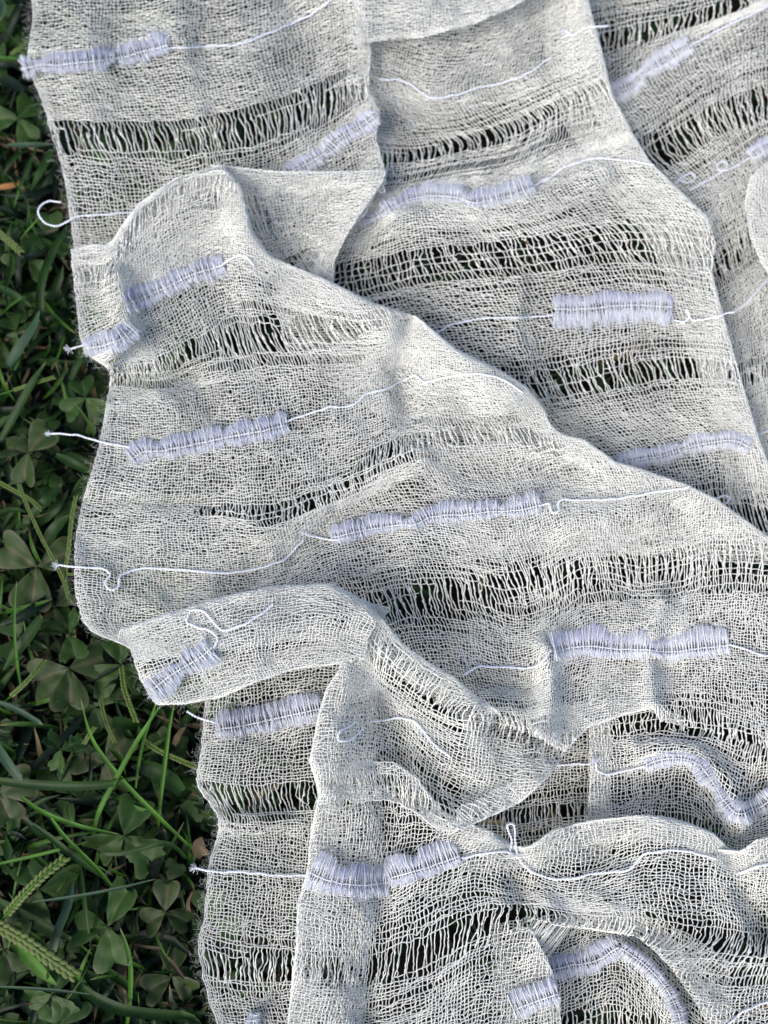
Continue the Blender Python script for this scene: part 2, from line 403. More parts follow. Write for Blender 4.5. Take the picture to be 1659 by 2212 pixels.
# --- the long middle sheet from the left border to the right
sheet('middle', [
 [(140,440),(225,430),(310,340),(400,290),(500,270),(620,270),(760,270),(890,270),(1090,270),(1400,270),(1720,270)],
 [(155,540),(235,530),(300,445),(395,390),(500,370),(620,390),(760,410),(890,410),(1090,410),(1400,400),(1720,400)],
 [(165,640),(235,630),(310,570),(405,510),(505,480),(630,500),(760,530),(890,530),(1090,530),(1400,520),(1720,520)],
 [(180,750),(258,714),(318,655),(408,600),(508,565),(640,592),(760,620),(890,610),(1085,600),(1400,600),(1720,600)],
 [(238,808),(290,802),(350,785),(440,742),(530,712),(640,702),(760,692),(890,680),(1085,680),(1400,670),(1720,660)],
 [(228,890),(290,882),(360,865),(450,838),(550,812),(660,792),(780,770),(890,745),(1085,750),(1400,740),(1720,720)],
 [(213,965),(290,970),(370,955),(460,942),(560,922),(670,897),(780,860),(890,815),(1090,828),(1400,810),(1720,790)],
 [(185,1060),(270,1065),(360,1062),(460,1055),(565,1040),(680,1008),(790,960),(915,905),(1125,890),(1400,880),(1720,860)],
 [(168,1135),(260,1135),(350,1130),(460,1125),(575,1120),(690,1075),(795,1025),(930,970),(1145,950),(1400,940),(1720,930)],
 [(163,1222),(260,1230),(360,1236),(480,1236),(600,1212),(715,1155),(850,1128),(1000,1112),(1190,1090),(1440,1062),(1720,1020)],
 [(166,1290),(260,1300),(370,1300),(490,1295),(610,1275),(730,1220),(865,1195),(1020,1180),(1205,1165),(1440,1140),(1720,1115)],
 [(195,1360),(270,1372),(380,1380),(500,1370),(620,1350),(750,1310),(885,1285),(1035,1262),(1220,1240),(1450,1222),(1720,1205)],
 [(280,1400),(320,1420),(420,1430),(520,1420),(640,1400),(770,1380),(900,1360),(1045,1345),(1230,1320),(1450,1300),(1720,1290)],
 [(300,1460),(350,1480),(450,1490),(560,1490),(680,1480),(800,1470),(920,1455),(1050,1440),(1225,1408),(1450,1388),(1720,1412)],
 [(320,1540),(380,1560),(480,1570),(590,1570),(700,1560),(820,1550),(940,1540),(1070,1520),(1215,1485),(1450,1460),(1720,1485)],
 [(330,1620),(400,1640),(500,1640),(610,1640),(720,1640),(840,1630),(960,1610),(1085,1590),(1215,1560),(1450,1540),(1720,1590)],
 [(340,1700),(420,1720),(520,1720),(630,1720),(740,1720),(860,1710),(980,1700),(1090,1680),(1215,1640),(1450,1620),(1720,1670)]], 19,
 folds=[([(60,550),(165,538),(200,528),(240,530),(262,490),(300,440),(380,385),(480,358),(520,400),(545,500),(585,555),(641,579),(720,612),(806,655),(899,684),(985,755),(1080,800),(1140,838),(1176,885),(1190,925),(1225,942),(1262,950),(1334,1001),(1385,1014),(1483,1048),(1548,1079),(1605,1120),(1720,1205)], 1, 3.0, 6),
        ([(1900,1790),(1520,1700),(1440,1580),(1410,1529),(1346,1544),(1268,1572),(1218,1625),(1200,1657),(1168,1693),(1126,1731),(1097,1746),(1000,1790)], 1, 2.0, 3)],
 ridges=[([(500,400),(530,520),(540,620)], 5, 40), ([(560,640),(760,700),(880,720)], 4, 50), ([(890,700),(875,800),(880,880)], -6, 35), ([(970,780),(1100,860)], 5, 40),
         ([(560,1150),(660,1110),(780,1040),(900,990)], 3.5, 30), ([(640,1200),(740,1110),(860,1050)], -4, 34), ([(900,1170),(1200,1130),(1400,1110)], 4, 40),
         ([(250,600),(270,700),(230,780)], 6, 26), ([(240,830),(420,810)], -5, 30), ([(170,1080),(450,1090)], -1.6, 16), ([(160,1200),(200,1350)], 3, 50),
         ([(400,820),(480,900)], -2, 40), ([(1000,1010),(1250,1020)], -4, 50), ([(800,1280),(1100,1330),(1400,1230)], -4, 60), ([(1178,1400),(1190,1515),(1170,1625)], 7, 26), ([(1050,1470),(1140,1480)], -3, 30), ([(1080,1545),(1200,1610)], 5, 50),
         ([(1430,1300),(1400,1420),(1410,1520)], 4, 22), ([(290,1260),(420,1270),(600,1240)], -3, 40)],
 bands=[([(240,815),(330,800),(400,765),(480,735),(560,722),(660,720),(760,705),(870,672)], [24,26,20,32,44,46,34,16]),
        ([(420,1098),(560,1105),(640,1098),(740,1050),(830,985),(930,950),(1080,932),(1200,960)], [6,16,22,24,20,24,22,14]),
        ([(760,1325),(880,1292),(1035,1270),(1220,1245),(1400,1228),(1550,1215),(1720,1205)], [34,38,40,38,36,40,42]),
        ([(900,1600),(1085,1565),(1190,1592),(1240,1610)], [30,30,32,28]), ([(1400,1545),(1450,1550),(1540,1572),(1620,1600),(1800,1630)], [14,24,34,40,44]),
        ([(150,590),(230,600),(300,480),(400,410),(500,400)], [30,26,14,26,34])], seed=6, free_left=True, dens=1.12,
 cut=[[(1040,1560),(1090,1568),(1150,1592),(1222,1628),(1240,1900),(1040,1900)], [(150,1425),(330,1425),(640,1385),(760,1400),(880,1480),(1000,1560),(1050,1640),(1050,1900),(150,1900)],
      [(1405,1560),(1450,1562),(1540,1585),(1620,1612),(1800,1640),(1800,1900),(1405,1900)]])
# --- upturned facet behind the first ridge
sheet('facet', [
 [(430,280),(560,290),(690,295),(860,290)],
 [(450,350),(570,365),(690,370),(850,365)],
 [(490,430),(590,445),(690,440),(810,425)],
 [(520,500),(610,515),(690,505),(780,480)],
 [(570,570),(650,575),(720,570),(770,560)],
 [(620,640),(690,640),(750,630),(800,620)]], 17,
 folds=[([(300,356),(470,357),(600,371),(720,371),(833,368),(826,395),(780,460),(747,510),(722,565),(715,700)], 1, 1.6, 6)],
 ridges=[([(560,560),(720,580)], -6, 60)],
 bands=[([(540,440),(590,520),(650,570),(720,590)], [22,30,30,26])], seed=7)
# --- near left strip
sheet('near_left', [
 [(420,1420),(520,1420),(620,1410),(720,1400),(820,1400)],
 [(443,1500),(530,1500),(620,1490),(720,1480),(820,1480)],
 [(438,1570),(530,1560),(620,1540),(710,1515),(820,1500)],
 [(432,1640),(520,1640),(610,1630),(710,1620),(820,1610)],
 [(428,1700),(520,1712),(610,1715),(710,1710),(800,1700)],
 [(470,1762),(540,1775),(620,1775),(710,1775),(822,1770)],
 [(450,1875),(540,1885),(620,1890),(710,1890),(834,1890)],
 [(440,1980),(530,1985),(620,1985),(710,1985),(806,1985)],
 [(428,2060),(530,2085),(620,2090),(710,2090),(792,2090)],
 [(450,2150),(540,2155),(620,2155),(710,2155),(790,2155)],
 [(478,2240),(560,2240),(640,2240),(720,2240),(780,2240)],
 [(490,2330),(570,2330),(650,2330),(730,2330),(770,2330)]], 12,
 ridges=[([(600,1480),(620,1700),(640,1900)], -3, 50), ([(470,1770),(640,1780)], 3, 22), ([(480,1600),(480,1680)], 2, 40), ([(620,1990),(600,2200)], -3, 50)],
 bands=[([(420,1712),(520,1728),(610,1725),(720,1715)], [26,30,28,28]), ([(420,2075),(520,2090),(620,2090),(720,2090)], [28,36,36,36])], seed=8, free_left=True)
# --- low sheet between the swag and the upright fold
sheet('hollow', [
 [(1000,1540),(1100,1540),(1200,1530),(1320,1520)],
 [(1000,1600),(1100,1600),(1200,1590),(1320,1580)],
 [(1000,1670),(1100,1665),(1200,1655),(1320,1645)],
 [(1000,1740),(1100,1740),(1200,1730),(1320,1720)],
 [(1000,1810),(1100,1810),(1200,1800),(1320,1790)],
 [(1000,1880),(1100,1880),(1200,1870),(1320,1860)]], 9,
 bands=[([(1000,1790),(1100,1780),(1200,1770),(1330,1765)], [34,32,30,28])], seed=9)
# --- right fold with the dip
sheet('near_right_fold', [
 [(1210,1450),(1340,1440),(1440,1430),(1540,1440),(1620,1450),(1720,1460)],
 [(1210,1500),(1340,1490),(1440,1475),(1540,1490),(1620,1505),(1720,1510)],
 [(1210,1570),(1340,1555),(1440,1540),(1540,1565),(1620,1585),(1720,1600)],
 [(1210,1620),(1340,1610),(1430,1595),(1520,1610),(1605,1660),(1720,1655)],
 [(1210,1670),(1340,1660),(1420,1645),(1505,1650),(1590,1745),(1720,1700)],
 [(1210,1745),(1340,1740),(1420,1730),(1505,1745),(1585,1815),(1720,1790)],
 [(1210,1830),(1340,1825),(1420,1820),(1505,1830),(1580,1885),(1720,1870)]], 16,
 cut=[[(1412,1300),(1412,1535),(1450,1552),(1540,1575),(1620,1602),(1800,1630),(1800,1300)]],
 folds=[([(1274,1400),(1273,1570),(1275,1680),(1270,1770),(1262,1900)], -1, 1.6, 3)],
 ridges=[([(1380,1620),(1500,1620),(1560,1680),(1610,1780)], 5, 26), ([(1640,1690),(1620,1800)], -5, 28), ([(1330,1700),(1450,1720)], -2, 50)],
 bands=[([(1290,1578),(1380,1562),(1450,1550),(1540,1572),(1620,1600),(1720,1620)], [10,14,22,32,40,44]), ([(1270,1790),(1400,1790),(1480,1790),(1540,1800)], [16,20,24,16])], seed=10)
# --- the tongue that points left
sheet('tongue', [
 [(235,1290),(400,1240),(560,1200),(720,1190),(860,1230)],
 [(262,1345),(400,1310),(560,1270),(720,1262),(840,1300)],
 [(285,1410),(410,1370),(560,1330),(710,1320),(810,1350)],
 [(305,1470),(430,1430),(560,1395),(700,1380),(790,1400)],
 [(330,1515),(445,1480),(570,1445),(690,1425),(780,1440)],
 [(350,1560),(460,1530),(590,1495),(700,1470),(780,1490)],
 [(370,1610),(480,1580),(600,1550),(710,1530),(780,1540)]], 31,
 folds=[([(100,1400),(270,1357),(350,1330),(480,1290),(600,1266),(720,1262),(790,1300),(850,1375),(900,1450)], 1, 6.5, 5),
        ([(250,1535),(330,1522),(400,1520),(480,1505),(560,1470),(640,1445),(760,1430)], -1, 5.5, 4)],
 ridges=[([(330,1440),(450,1400),(560,1360),(720,1330)], 6, 44)], seed=11, free_left=True,
 bands=[([(560,1500),(700,1465)], [8, 10])])
# --- standing column and the swag beside it
sheet('column', [
 [(560,1180),(680,1170),(800,1190),(900,1260),(1000,1330),(1130,1370),(1260,1400)],
 [(580,1280),(690,1270),(780,1300),(870,1375),(980,1445),(1120,1490),(1250,1520)],
 [(600,1370),(700,1365),(770,1385),(850,1445),(950,1515),(1110,1560),(1245,1590)],
 [(610,1450),(700,1450),(770,1465),(840,1505),(940,1570),(1100,1630),(1235,1640)],
 [(600,1530),(690,1530),(760,1540),(850,1555),(940,1610),(1100,1700),(1220,1720)],
 [(590,1610),(680,1620),(750,1625),(840,1630),(930,1680),(1090,1760),(1205,1790)],
 [(600,1680),(690,1690),(760,1695),(850,1700),(940,1750),(1080,1820),(1195,1850)],
 [(590,1730),(680,1735),(760,1735),(850,1735),(940,1790),(1080,1880),(1190,1910)]], 28,
 cut=[[(1082,1540),(1150,1568),(1225,1605),(1320,1640),(1320,1250),(1082,1250)]],
 folds=[([(1300,1250),(1140,1480),(1085,1540),(1040,1513),(980,1462),(930,1435),(870,1390),(800,1308),(783,1297),(774,1335),(754,1391),(734,1445),(705,1490),(690,1540),(670,1640),(690,1712),(675,1790),(660,1900)], -1, 5.0, 6),
        ([(1900,1500),(1600,1500),(1410,1529),(1346,1544),(1268,1572),(1218,1625),(1200,1657),(1168,1693),(1126,1731),(1097,1746),(1000,1790)], 1, 2.0, 3)],
 ridges=[([(1095,1560),(1215,1625)], -8, 55), ([(830,1520),(850,1600),(880,1700)], -9, 45), ([(820,1400),(900,1460),(1010,1540)], 3, 30), ([(900,1640),(1020,1720)], -6, 60), ([(1080,1560),(1100,1720)], -4, 40), ([(740,1500),(720,1640)], 4, 40)],
 bands=[([(785,1390),(830,1420),(900,1475),(980,1530),(1060,1562),(1180,1605),(1230,1625)], [16,30,26,24,28,34,30]), ([(820,1690),(880,1700),(960,1760),(1060,1810)], [26,32,32,26]), ([(700,1700),(780,1690)], [8,12])], seed=12)
# --- near humps across the bottom
sheet('near', [
 [(590,1640),(680,1645),(760,1650),(850,1650),(940,1660),(1060,1700),(1140,1720),(1250,1690),(1400,1670),(1530,1700),(1610,1740),(1720,1700)],
 [(590,1760),(680,1765),(760,1768),(850,1768),(940,1770),(1060,1795),(1140,1815),(1250,1775),(1400,1760),(1530,1795),(1610,1830),(1720,1805)],
 [(575,1885),(668,1888),(750,1905),(840,1900),(930,1862),(1040,1830),(1130,1862),(1240,1895),(1400,1840),(1530,1848),(1620,1880),(1720,1870)],
 [(560,1970),(650,1985),(740,2000),(840,1990),(930,1950),(1030,1915),(1125,1930),(1240,1950),(1390,1925),(1530,1930),(1620,1950),(1720,1950)],
 [(540,2070),(640,2085),(740,2095),(840,2080),(930,2040),(1030,2000),(1130,1975),(1250,1990),(1390,2010),(1530,2025),(1620,2040),(1720,2040)],
 [(530,2150),(630,2160),(730,2170),(830,2160),(930,2130),(1020,2090),(1115,2072),(1210,2066),(1330,2085),(1450,2100),(1580,2120),(1720,2110)],
 [(520,2240),(620,2245),(720,2250),(830,2240),(930,2210),(1020,2180),(1110,2165),(1210,2150),(1330,2170),(1450,2190),(1560,2205),(1720,2190)],
 [(510,2330),(610,2330),(715,2330),(830,2320),(930,2300),(1020,2280),(1110,2260),(1210,2250),(1330,2260),(1450,2280),(1560,2300),(1720,2280)],
 [(500,2420),(600,2420),(710,2420),(830,2420),(930,2400),(1020,2380),(1110,2370),(1210,2350),(1330,2350),(1450,2380),(1560,2400),(1720,2380)]], 21,
 folds=[([(650,1500),(900,1680),(956,1752),(1000,1772),(1063,1797),(1120,1832),(1145,1828),(1200,1790),(1280,1772),(1400,1760),(1480,1775),(1540,1800),(1575,1836),(1600,1840),(1640,1812),(1680,1805),(1800,1830)], 1, 2.6, 4),
        ([(668,1640),(690,1712),(672,1800),(665,1880),(645,1950),(640,2050),(622,2212),(610,2420)], -1, 5.5, 5),
        ([(1218,2500),(1212,2212),(1205,2130),(1185,2080),(1160,2030),(1130,1978),(1203,1999),(1295,2010),(1380,2024),(1405,2046),(1450,2090),(1500,2160),(1540,2230),(1620,2420)], -1, 1.8, 3)],
 ridges=[([(750,1700),(740,1850),(730,2000),(700,2200)], 4, 60), ([(830,1700),(840,1850),(820,2000),(790,2200)], -4, 30), ([(1110,1790),(1120,1900),(1135,1970)], -5, 30), ([(1320,1800),(1300,1900)], -3, 50),
         ([(1430,1820),(1440,1900),(1330,1960)], 5, 60), ([(1575,1840),(1600,1900),(1650,2000)], -6, 32), ([(1500,2180),(1600,2150)], 3, 40)],
 bands=[([(660,2100),(740,2108),(840,2090),(930,2050),(1030,2005),(1120,1975)], [20,34,42,44,40,30]), ([(1120,1968),(1200,1985),(1300,1995),(1390,2020),(1480,2045),(1600,2060),(1720,2060)], [18,14,14,24,42,46,44]),
        ([(690,1700),(780,1705),(870,1712),(930,1745)], [10,18,30,16])], seed=13)
sheet('near_low', [
 [(1060,2000),(1130,1990),(1200,1975),(1330,1950),(1450,2000),(1580,2080)],
 [(1060,2060),(1130,2055),(1195,2045),(1330,2005),(1450,2075),(1580,2160)],
 [(1060,2120),(1130,2112),(1190,2098),(1335,2048),(1445,2150),(1570,2250)],
 [(1060,2190),(1130,2180),(1195,2165),(1335,2120),(1435,2220),(1550,2320)],
 [(1060,2260),(1130,2250),(1195,2240),(1335,2200),(1430,2290),(1530,2390)],
 [(1060,2340),(1130,2330),(1195,2320),(1335,2290),(1430,2370),(1520,2460)]], 13,
 ridges=[([(1335,2040),(1445,2150),(1480,2240)], 5, 30), ([(1250,2150),(1320,2200)], -3, 60)],
 bands=[([(1180,2215),(1280,2200),(1400,2215)], [20,26,24])], seed=14)
warp_bag.obj('warp_threads', M_GAUZE, scarf, kind='stuff')
weft_bag.obj('weft_threads', M_GAUZE, scarf, kind='stuff')
print('THREAD TRIS', 2*sum(len(f) for f in warp_bag.F)+2*sum(len(f) for f in weft_bag.F))

# ------------------------------------------------------------------ decorative yarns worked into the cloth
def on_sheet(name, L, lift):
    P, h = SHEETS[name]; out = []
    for p in L:
        d = ((P-p[:2])**2).sum(1)
        k = np.argpartition(d, 12)[:12]
        k = k[d[k] < d[k].min()+150]
        out.append(np.sort(h[k])[-min(3, len(k))])
    out = np.array(out)
    if len(out) > 5: out = np.convolve(np.pad(out, 2, 'edge'), np.ones(5)/5, 'valid')
    return out+lift
def chain_mesh(bag, C, r, rs, turns=1.0):
    """two plied strands twisted round one another"""
    C = np.asarray(C); n = len(C)
    T = np.gradient(C, axis=0); T /= np.linalg.norm(T, axis=1, keepdims=True)+1e-12
    S = np.cross(T, (0, 0, 1.0)); S /= np.linalg.norm(S, axis=1, keepdims=True)+1e-12; B = np.cross(S, T)
    s = np.concatenate([[0], np.cumsum(np.linalg.norm(C[1:]-C[:-1], axis=1))])
    for ph in (0, math.pi):
        a = s/(r*6.5)*2*math.pi*turns+ph
        P = C+r*.62*(np.cos(a)[:, None]*S+np.sin(a)[:, None]*B)
        V, F = line_tube(P, r*.52*(1+.16*rs.normal(size=n)), 5); bag.add(V, F)
def wig(L, amp, rs, cell=9):
    n = len(L); L = L.copy()
    L[:, 0] += amp*smooth_noise((n, 1), (cell, 1), rs)[:, 0]; L[:, 1] += amp*smooth_noise((n, 1), (cell, 1), rs)[:, 0]
    return L
def chain(sheetname, line, seed, lift=.5, r=.29, extra=None, parent=scarf, name='chain_yarn'):
    rs = RS(seed); L = resample(line, 2.2); L = wig(L, 1.6, rs)
    h = on_sheet(sheetname, L, lift)
    if extra is not None: h = h+np.interp(np.linspace(0, 1, len(L)), extra[0], extra[1])
    bag = Bag(); C = unproj(L, h); chain_mesh(bag, C, r*MM, rs)
    # frayed ends
    for e in (0, -1):
        if extra is not None and ((e == 0 and extra[1][0] < -.01) or (e == -1 and extra[1][-1] < -.01)): pass
    return bag.obj(name, M_CHAIN, parent)
def fray(bag, p, d, rs, n=14, ln=1.6, r=.035):
    for _ in range(n):
        v = np.array(d)+rs.normal(size=3)*.55; v /= np.linalg.norm(v)
        q = [p+v*ln*MM*t*rs.uniform(.8, 1.2)+rs.normal(size=3)*.12*MM*t for t in (0, .4, .8, 1.1)]
        V, F = line_tube(q, r*MM, 3); bag.add(V, F)
def ladder(sheetname, line, seed, w_up=17, w_dn=15, lift=.55, twist=()):
    """ladder yarn: fine satin filaments laid across a chain cord; part with the cord as its child"""
    rs = RS(seed); L = resample(line, .62); n = len(L)
    T = np.gradient(L, axis=0); T /= np.linalg.norm(T, axis=1, keepdims=True); Nn = np.stack([T[:, 1], -T[:, 0]], 1)   # up in the picture
    wu = w_up*(1+.22*smooth_noise((n, 1), (34, 1), rs)[:, 0]); wd = w_dn*(1+.22*smooth_noise((n, 1), (28, 1), rs)[:, 0])
    tone = smooth_noise((n, 1), (45, 1), rs)[:, 0]
    for c, hwid in twist:
        g = 1-.5*np.exp(-((np.linspace(0, 1, n)-c)/hwid)**2); wu *= g; wd *= g
    hc = on_sheet(sheetname, L[::8], lift); hc = np.interp(np.arange(n), np.arange(n)[::8], hc)
    clump = smooth_noise((n, 1), (4, 1), rs)[:, 0]; ed = np.minimum(np.arange(n), n-1-np.arange(n)); ef = .72+.28*np.clip(ed/14, 0, 1)**.5; wu = wu*ef; wd = wd*ef
    bag = Bag(); K = 6
    lines = []; rad = []; tones = []
    for layer in range(3):
        lean = (.9*smooth_noise((n, 1), (30, 1), rs)[:, 0]+.35*clump+.10*rs.normal(size=n))*9
        s = np.linspace(-1, 1, K)[None]
        wu_ = wu*(1+.06*rs.normal(size=n)+.05*clump)*np.where(rs.uniform(size=n) < .03, 1.25, 1); wd_ = wd*(1+.16*rs.normal(size=n)+.14*clump)*np.where(rs.uniform(size=n) < .06, 1.35, 1)
        across = np.where(s > 0, s*wu_[:, None], s*wd_[:, None])
        g = np.floor(np.arange(n)/10.0)*10+5; pull = ((g-np.arange(n))*.62)[:, None]*.92*np.clip(1.15-np.abs(s)*1.35, 0, 1)   # bundles tied at each stitch of the cord
        pos = L[:, None, :]+across[..., None]*Nn[:, None, :]+(np.abs(s)**1.3*lean[:, None]+pull)[..., None]*T[:, None, :]
        arch = (.95 if layer < 2 else .5)*np.sin(np.clip(np.abs(s), 0, 1)*math.pi*.85)
        hgt = hc[:, None]+arch*(1+.3*clump[:, None])+rs.uniform(-.12, .12, (n, 1))-.45*np.abs(s)**4
        lines.append(unproj(pos, hgt)); rad.append(np.full((n, K), .060*MM)*(1-.25*np.abs(s)))
        tn = np.where(s < 0, 1.1, .25)+.9*tone[:, None]+.5*clump[:, None]+.3*rs.normal(size=(n, 1)); tones.append(np.clip(np.broadcast_to(tn, (n, K)), 0, 1))  # white lower tufts; paler patches along the strip are painted satin sheen
    C = np.concatenate(lines); R = np.concatenate(rad)
    N3 = np.zeros_like(C)+np.array([0, 0, 1.0])
    V, F = tubes(C, N3, np.ones((len(C), K-1), bool), R, 3); bag.add(V, F, np.repeat(np.concatenate(tones).ravel(), 3))
    o = bag.obj('ladder_yarn', M_LADDER, scarf)
    cb = Bag(); Lc = resample(line, 2.0); Lc = wig(Lc, 1.0, rs); hcc = on_sheet(sheetname, Lc, lift+.75)
    chain_mesh(cb, unproj(Lc, hcc), .17*MM, rs); cb.obj('centre_cord', M_CHAIN, o)
    # gauze warps crossing over the yarn, holding it down
    wb = Bag()
    idx = np.arange(6, n-6, 24)
    for i in idx:
        i = int(np.clip(i+rs.randint(-5, 6), 2, n-3))
        p = L[i]; a = p+Nn[i]*(wu[i]+5)+T[i]*rs.uniform(-2, 2); b = p-Nn[i]*(wd[i]+5)+T[i]*rs.uniform(-3, 3)
        s = np.linspace(0, 1, 9)[:, None]; q = a*(1-s)+b*s+T[i]*rs.uniform(-1.5, 1.5)*np.sin(s*6)
        hq = hc[i]+.1+1.15*np.sin(np.linspace(0, 1, 9)*math.pi)**.5
        V, F = line_tube(unproj(q, hq), RADIUS*MM*.85, 3); wb.add(V, F)
    wb.obj('binding_threads', M_GAUZE, o, kind='stuff')
    return o
LAD = [('far_left', [(50,150),(78,142),(130,140),(200,132),(270,122),(330,106),(362,98)], 30, 17, ((.12,.05),(.62,.04))),
 ('far_left', [(618,376),(665,352),(700,332),(735,298),(780,272),(815,246)], 20, 19, ((.4,.06),)),
 ('far_middle', [(772,480),(820,466),(850,446),(880,432),(930,424),(990,428),(1030,438),(1070,430),(1110,421),(1152,404)], 27, 12, ((.1,.08),(.25,.05),(.62,.04))),
 ('far_right', [(1325,210),(1345,194),(1365,184),(1390,156),(1430,134),(1465,112),(1492,97)], 24, 18, ((.42,.06),)),
 ('far_right', [(1620,338),(1650,320),(1700,300)], 18, 16, ()),
 ('middle', [(187,752),(230,744),(270,728),(290,708)], 26, 17, ()),
 ('middle', [(270,660),(320,638),(370,616),(410,596),(440,586),(482,572)], 26, 20, ((.66,.06),)),
 ('middle', [(285,992),(310,976),(345,974),(370,970),(440,956),(500,944),(560,932),(618,918)], 27, 17, ((.17,.06),(.62,.03))),
 ('middle', [(715,1162),(770,1150),(830,1138),(870,1134),(890,1134),(930,1118),(1000,1112),(1060,1106),(1120,1102),(1168,1092)], 27, 13, ((.36,.05),(.82,.04))),
 ('middle', [(1195,1408),(1260,1396),(1330,1402),(1400,1404),(1440,1408),(1500,1402),(1575,1394)], 38, 16, ((.56,.05),)),
 ('far_middle', [(1198,668),(1260,668),(1330,660),(1400,660),(1452,664)], 26, 31, ()),
 ('far_middle', [(1335,1002),(1385,992),(1450,980),(1490,966),(1540,956),(1590,954),(1620,968)], 22, 14, ((.5,.05),)),
 ('tongue', [(326,1492),(360,1465),(400,1440),(430,1422),(458,1400)], 27, 25, ((.5,.08),)),
 ('near_left', [(466,1576),(520,1568),(580,1556),(640,1542),(692,1530)], 33, 20, ()),
 ('near', [(668,1885),(710,1902),(770,1912),(838,1908)], 42, 26, ()),
 ('near', [(838,1898),(880,1886),(940,1868),(992,1850)], 36, 17, ()),
 ('near_right_fold', [(1395,1652),(1440,1640),(1490,1642),(1510,1652)], 16, 13, ()),
 ('near_right_fold', [(1510,1650),(1540,1690),(1565,1730),(1590,1756),(1630,1749),(1680,1718)], 22, 20, ((.3,.1),)),
 ('near_low', [(1182,2100),(1230,2086),(1290,2074),(1335,2046)], 30, 20, ()),
 ('near_low', [(1340,2046),(1390,2082),(1430,2122),(1462,2180),(1475,2230)], 15, 13, ()),
 ('near', [(1108,2182),(1150,2166),(1206,2148)], 34, 18, ()),
 ('near_left', [(545,2235),(550,2190)], 14, 14, ()),
]
for k, (s, ln, a, b, tw) in enumerate(LAD): ladder(s, ln, 300+k, a, b, twist=tw)
up2 = ([0, .5, 1], [.3, 1.2, .3])
CH = [('far_left', [(362,104),(400,104),(440,100),(500,98),(560,80),(620,55),(680,25),(760,-40)]),
 ('far_left', [(320,457),(240,462),(200,464),(160,470),(142,482),(118,488),(94,480),(84,464),(88,444),(104,434),(132,438)]),
 ('far_middle', [(818,172),(850,172),(880,178),(905,198),(940,212),(985,205),(1030,190),(1100,175),(1160,145),(1190,125)]),
 ('far_middle', [(1215,82),(1230,72),(1222,66),(1232,78),(1250,68),(1275,58),(1315,54)]),
 ('far_middle', [(1152,402),(1180,388),(1220,362),(1270,345),(1320,343),(1370,348),(1412,358)]),
 ('far_right', [(1490,98),(1540,72),(1600,42),(1700,-5)]),
 ('far_right', [(1455,400),(1475,380),(1495,374),(1502,384),(1488,394),(1470,390)]),
 ('far_right', [(1490,410),(1530,388),(1560,370),(1570,356),(1560,348),(1548,356),(1556,368),(1580,362),(1620,340)]),
 ('far_middle', [(940,720),(975,702),(1030,690),(1100,686),(1195,682)]),
 ('far_middle', [(1452,690),(1480,695),(1488,680),(1484,668),(1494,690),(1510,692),(1560,680),(1585,674)]),
 ('far_right', [(1580,676),(1610,655),(1640,622),(1660,600)]),
 ('far_right', [(1615,950),(1640,938),(1700,915)]),
 ('middle', [(482,572),(505,556),(525,553),(548,574)]),
 ('middle', [(190,744),(165,750),(152,754)]),
 ('middle', [(110,936),(150,938),(190,946),(240,960),(290,968)]),
 ('middle', [(600,915),(650,900),(700,882),(765,872),(790,852),(840,838),(880,818),(898,812),(915,824),(960,816),(1010,808),(1080,818),(1130,850)]),
 ('middle', [(126,1222),(160,1224),(200,1226),(225,1230),(238,1240),(225,1258),(238,1274),(256,1266),(258,1246),(275,1236),(380,1231),(500,1238),(560,1228),(620,1205),(655,1165)]),
 ('middle', [(650,1150),(680,1158),(720,1168),(760,1160)]),
 ('middle', [(1168,1092),(1186,1090),(1192,1106),(1206,1104),(1206,1086),(1260,1082),(1340,1076),(1420,1064),(1490,1052)]),
 ('far_middle', [(1545,1078),(1560,1070),(1576,1074),(1570,1086)]),
 ('middle', [(1000,1458),(1030,1442),(1080,1440),(1140,1443),(1165,1436),(1190,1405)]),
 ('middle', [(1570,1390),(1600,1400),(1635,1412),(1700,1425)]),
 ('tongue', [(462,1400),(470,1380),(455,1362),(425,1355),(404,1340),(412,1322),(440,1322),(462,1345),(480,1362),(510,1355),(560,1328),(590,1305)]),
 ('near_left', [(405,1538),(430,1550),(465,1562)]),
 ('column', [(768,1560),(752,1570),(732,1580),(730,1596),(748,1600),(768,1588),(782,1574)]),
 ('column', [(800,1560),(860,1552),(890,1556),(915,1580),(940,1612),(972,1634)]),
 ('middle', [(1075,1720),(1095,1722),(1110,1730),(1106,1712)]),
 ('hollow', [(1185,1652),(1230,1652),(1280,1650)]),
 ('near_right_fold', [(1288,1648),(1292,1666),(1304,1672),(1340,1668),(1400,1652)]),
 ('near_left', [(424,1874),(450,1880),(520,1884),(600,1890),(665,1890)]),
 ('near', [(990,1856),(1040,1845),(1090,1840),(1112,1845),(1130,1868),(1170,1892),(1230,1898),(1290,1885),(1360,1878),(1385,1850),(1430,1838),(1500,1842),(1545,1856)]),
 ('near', [(1590,1890),(1640,1872),(1700,1865)]),
 ('near', [(1100,1845),(1106,1815),(1098,1780),(1106,1778),(1112,1815),(1118,1850)]),
 ('near', [(1560,2230),(1600,2190),(1700,2150)])]
for k, (s, ln) in enumerate(CH):
    o = chain(s, ln, 500+k, lift=.8)
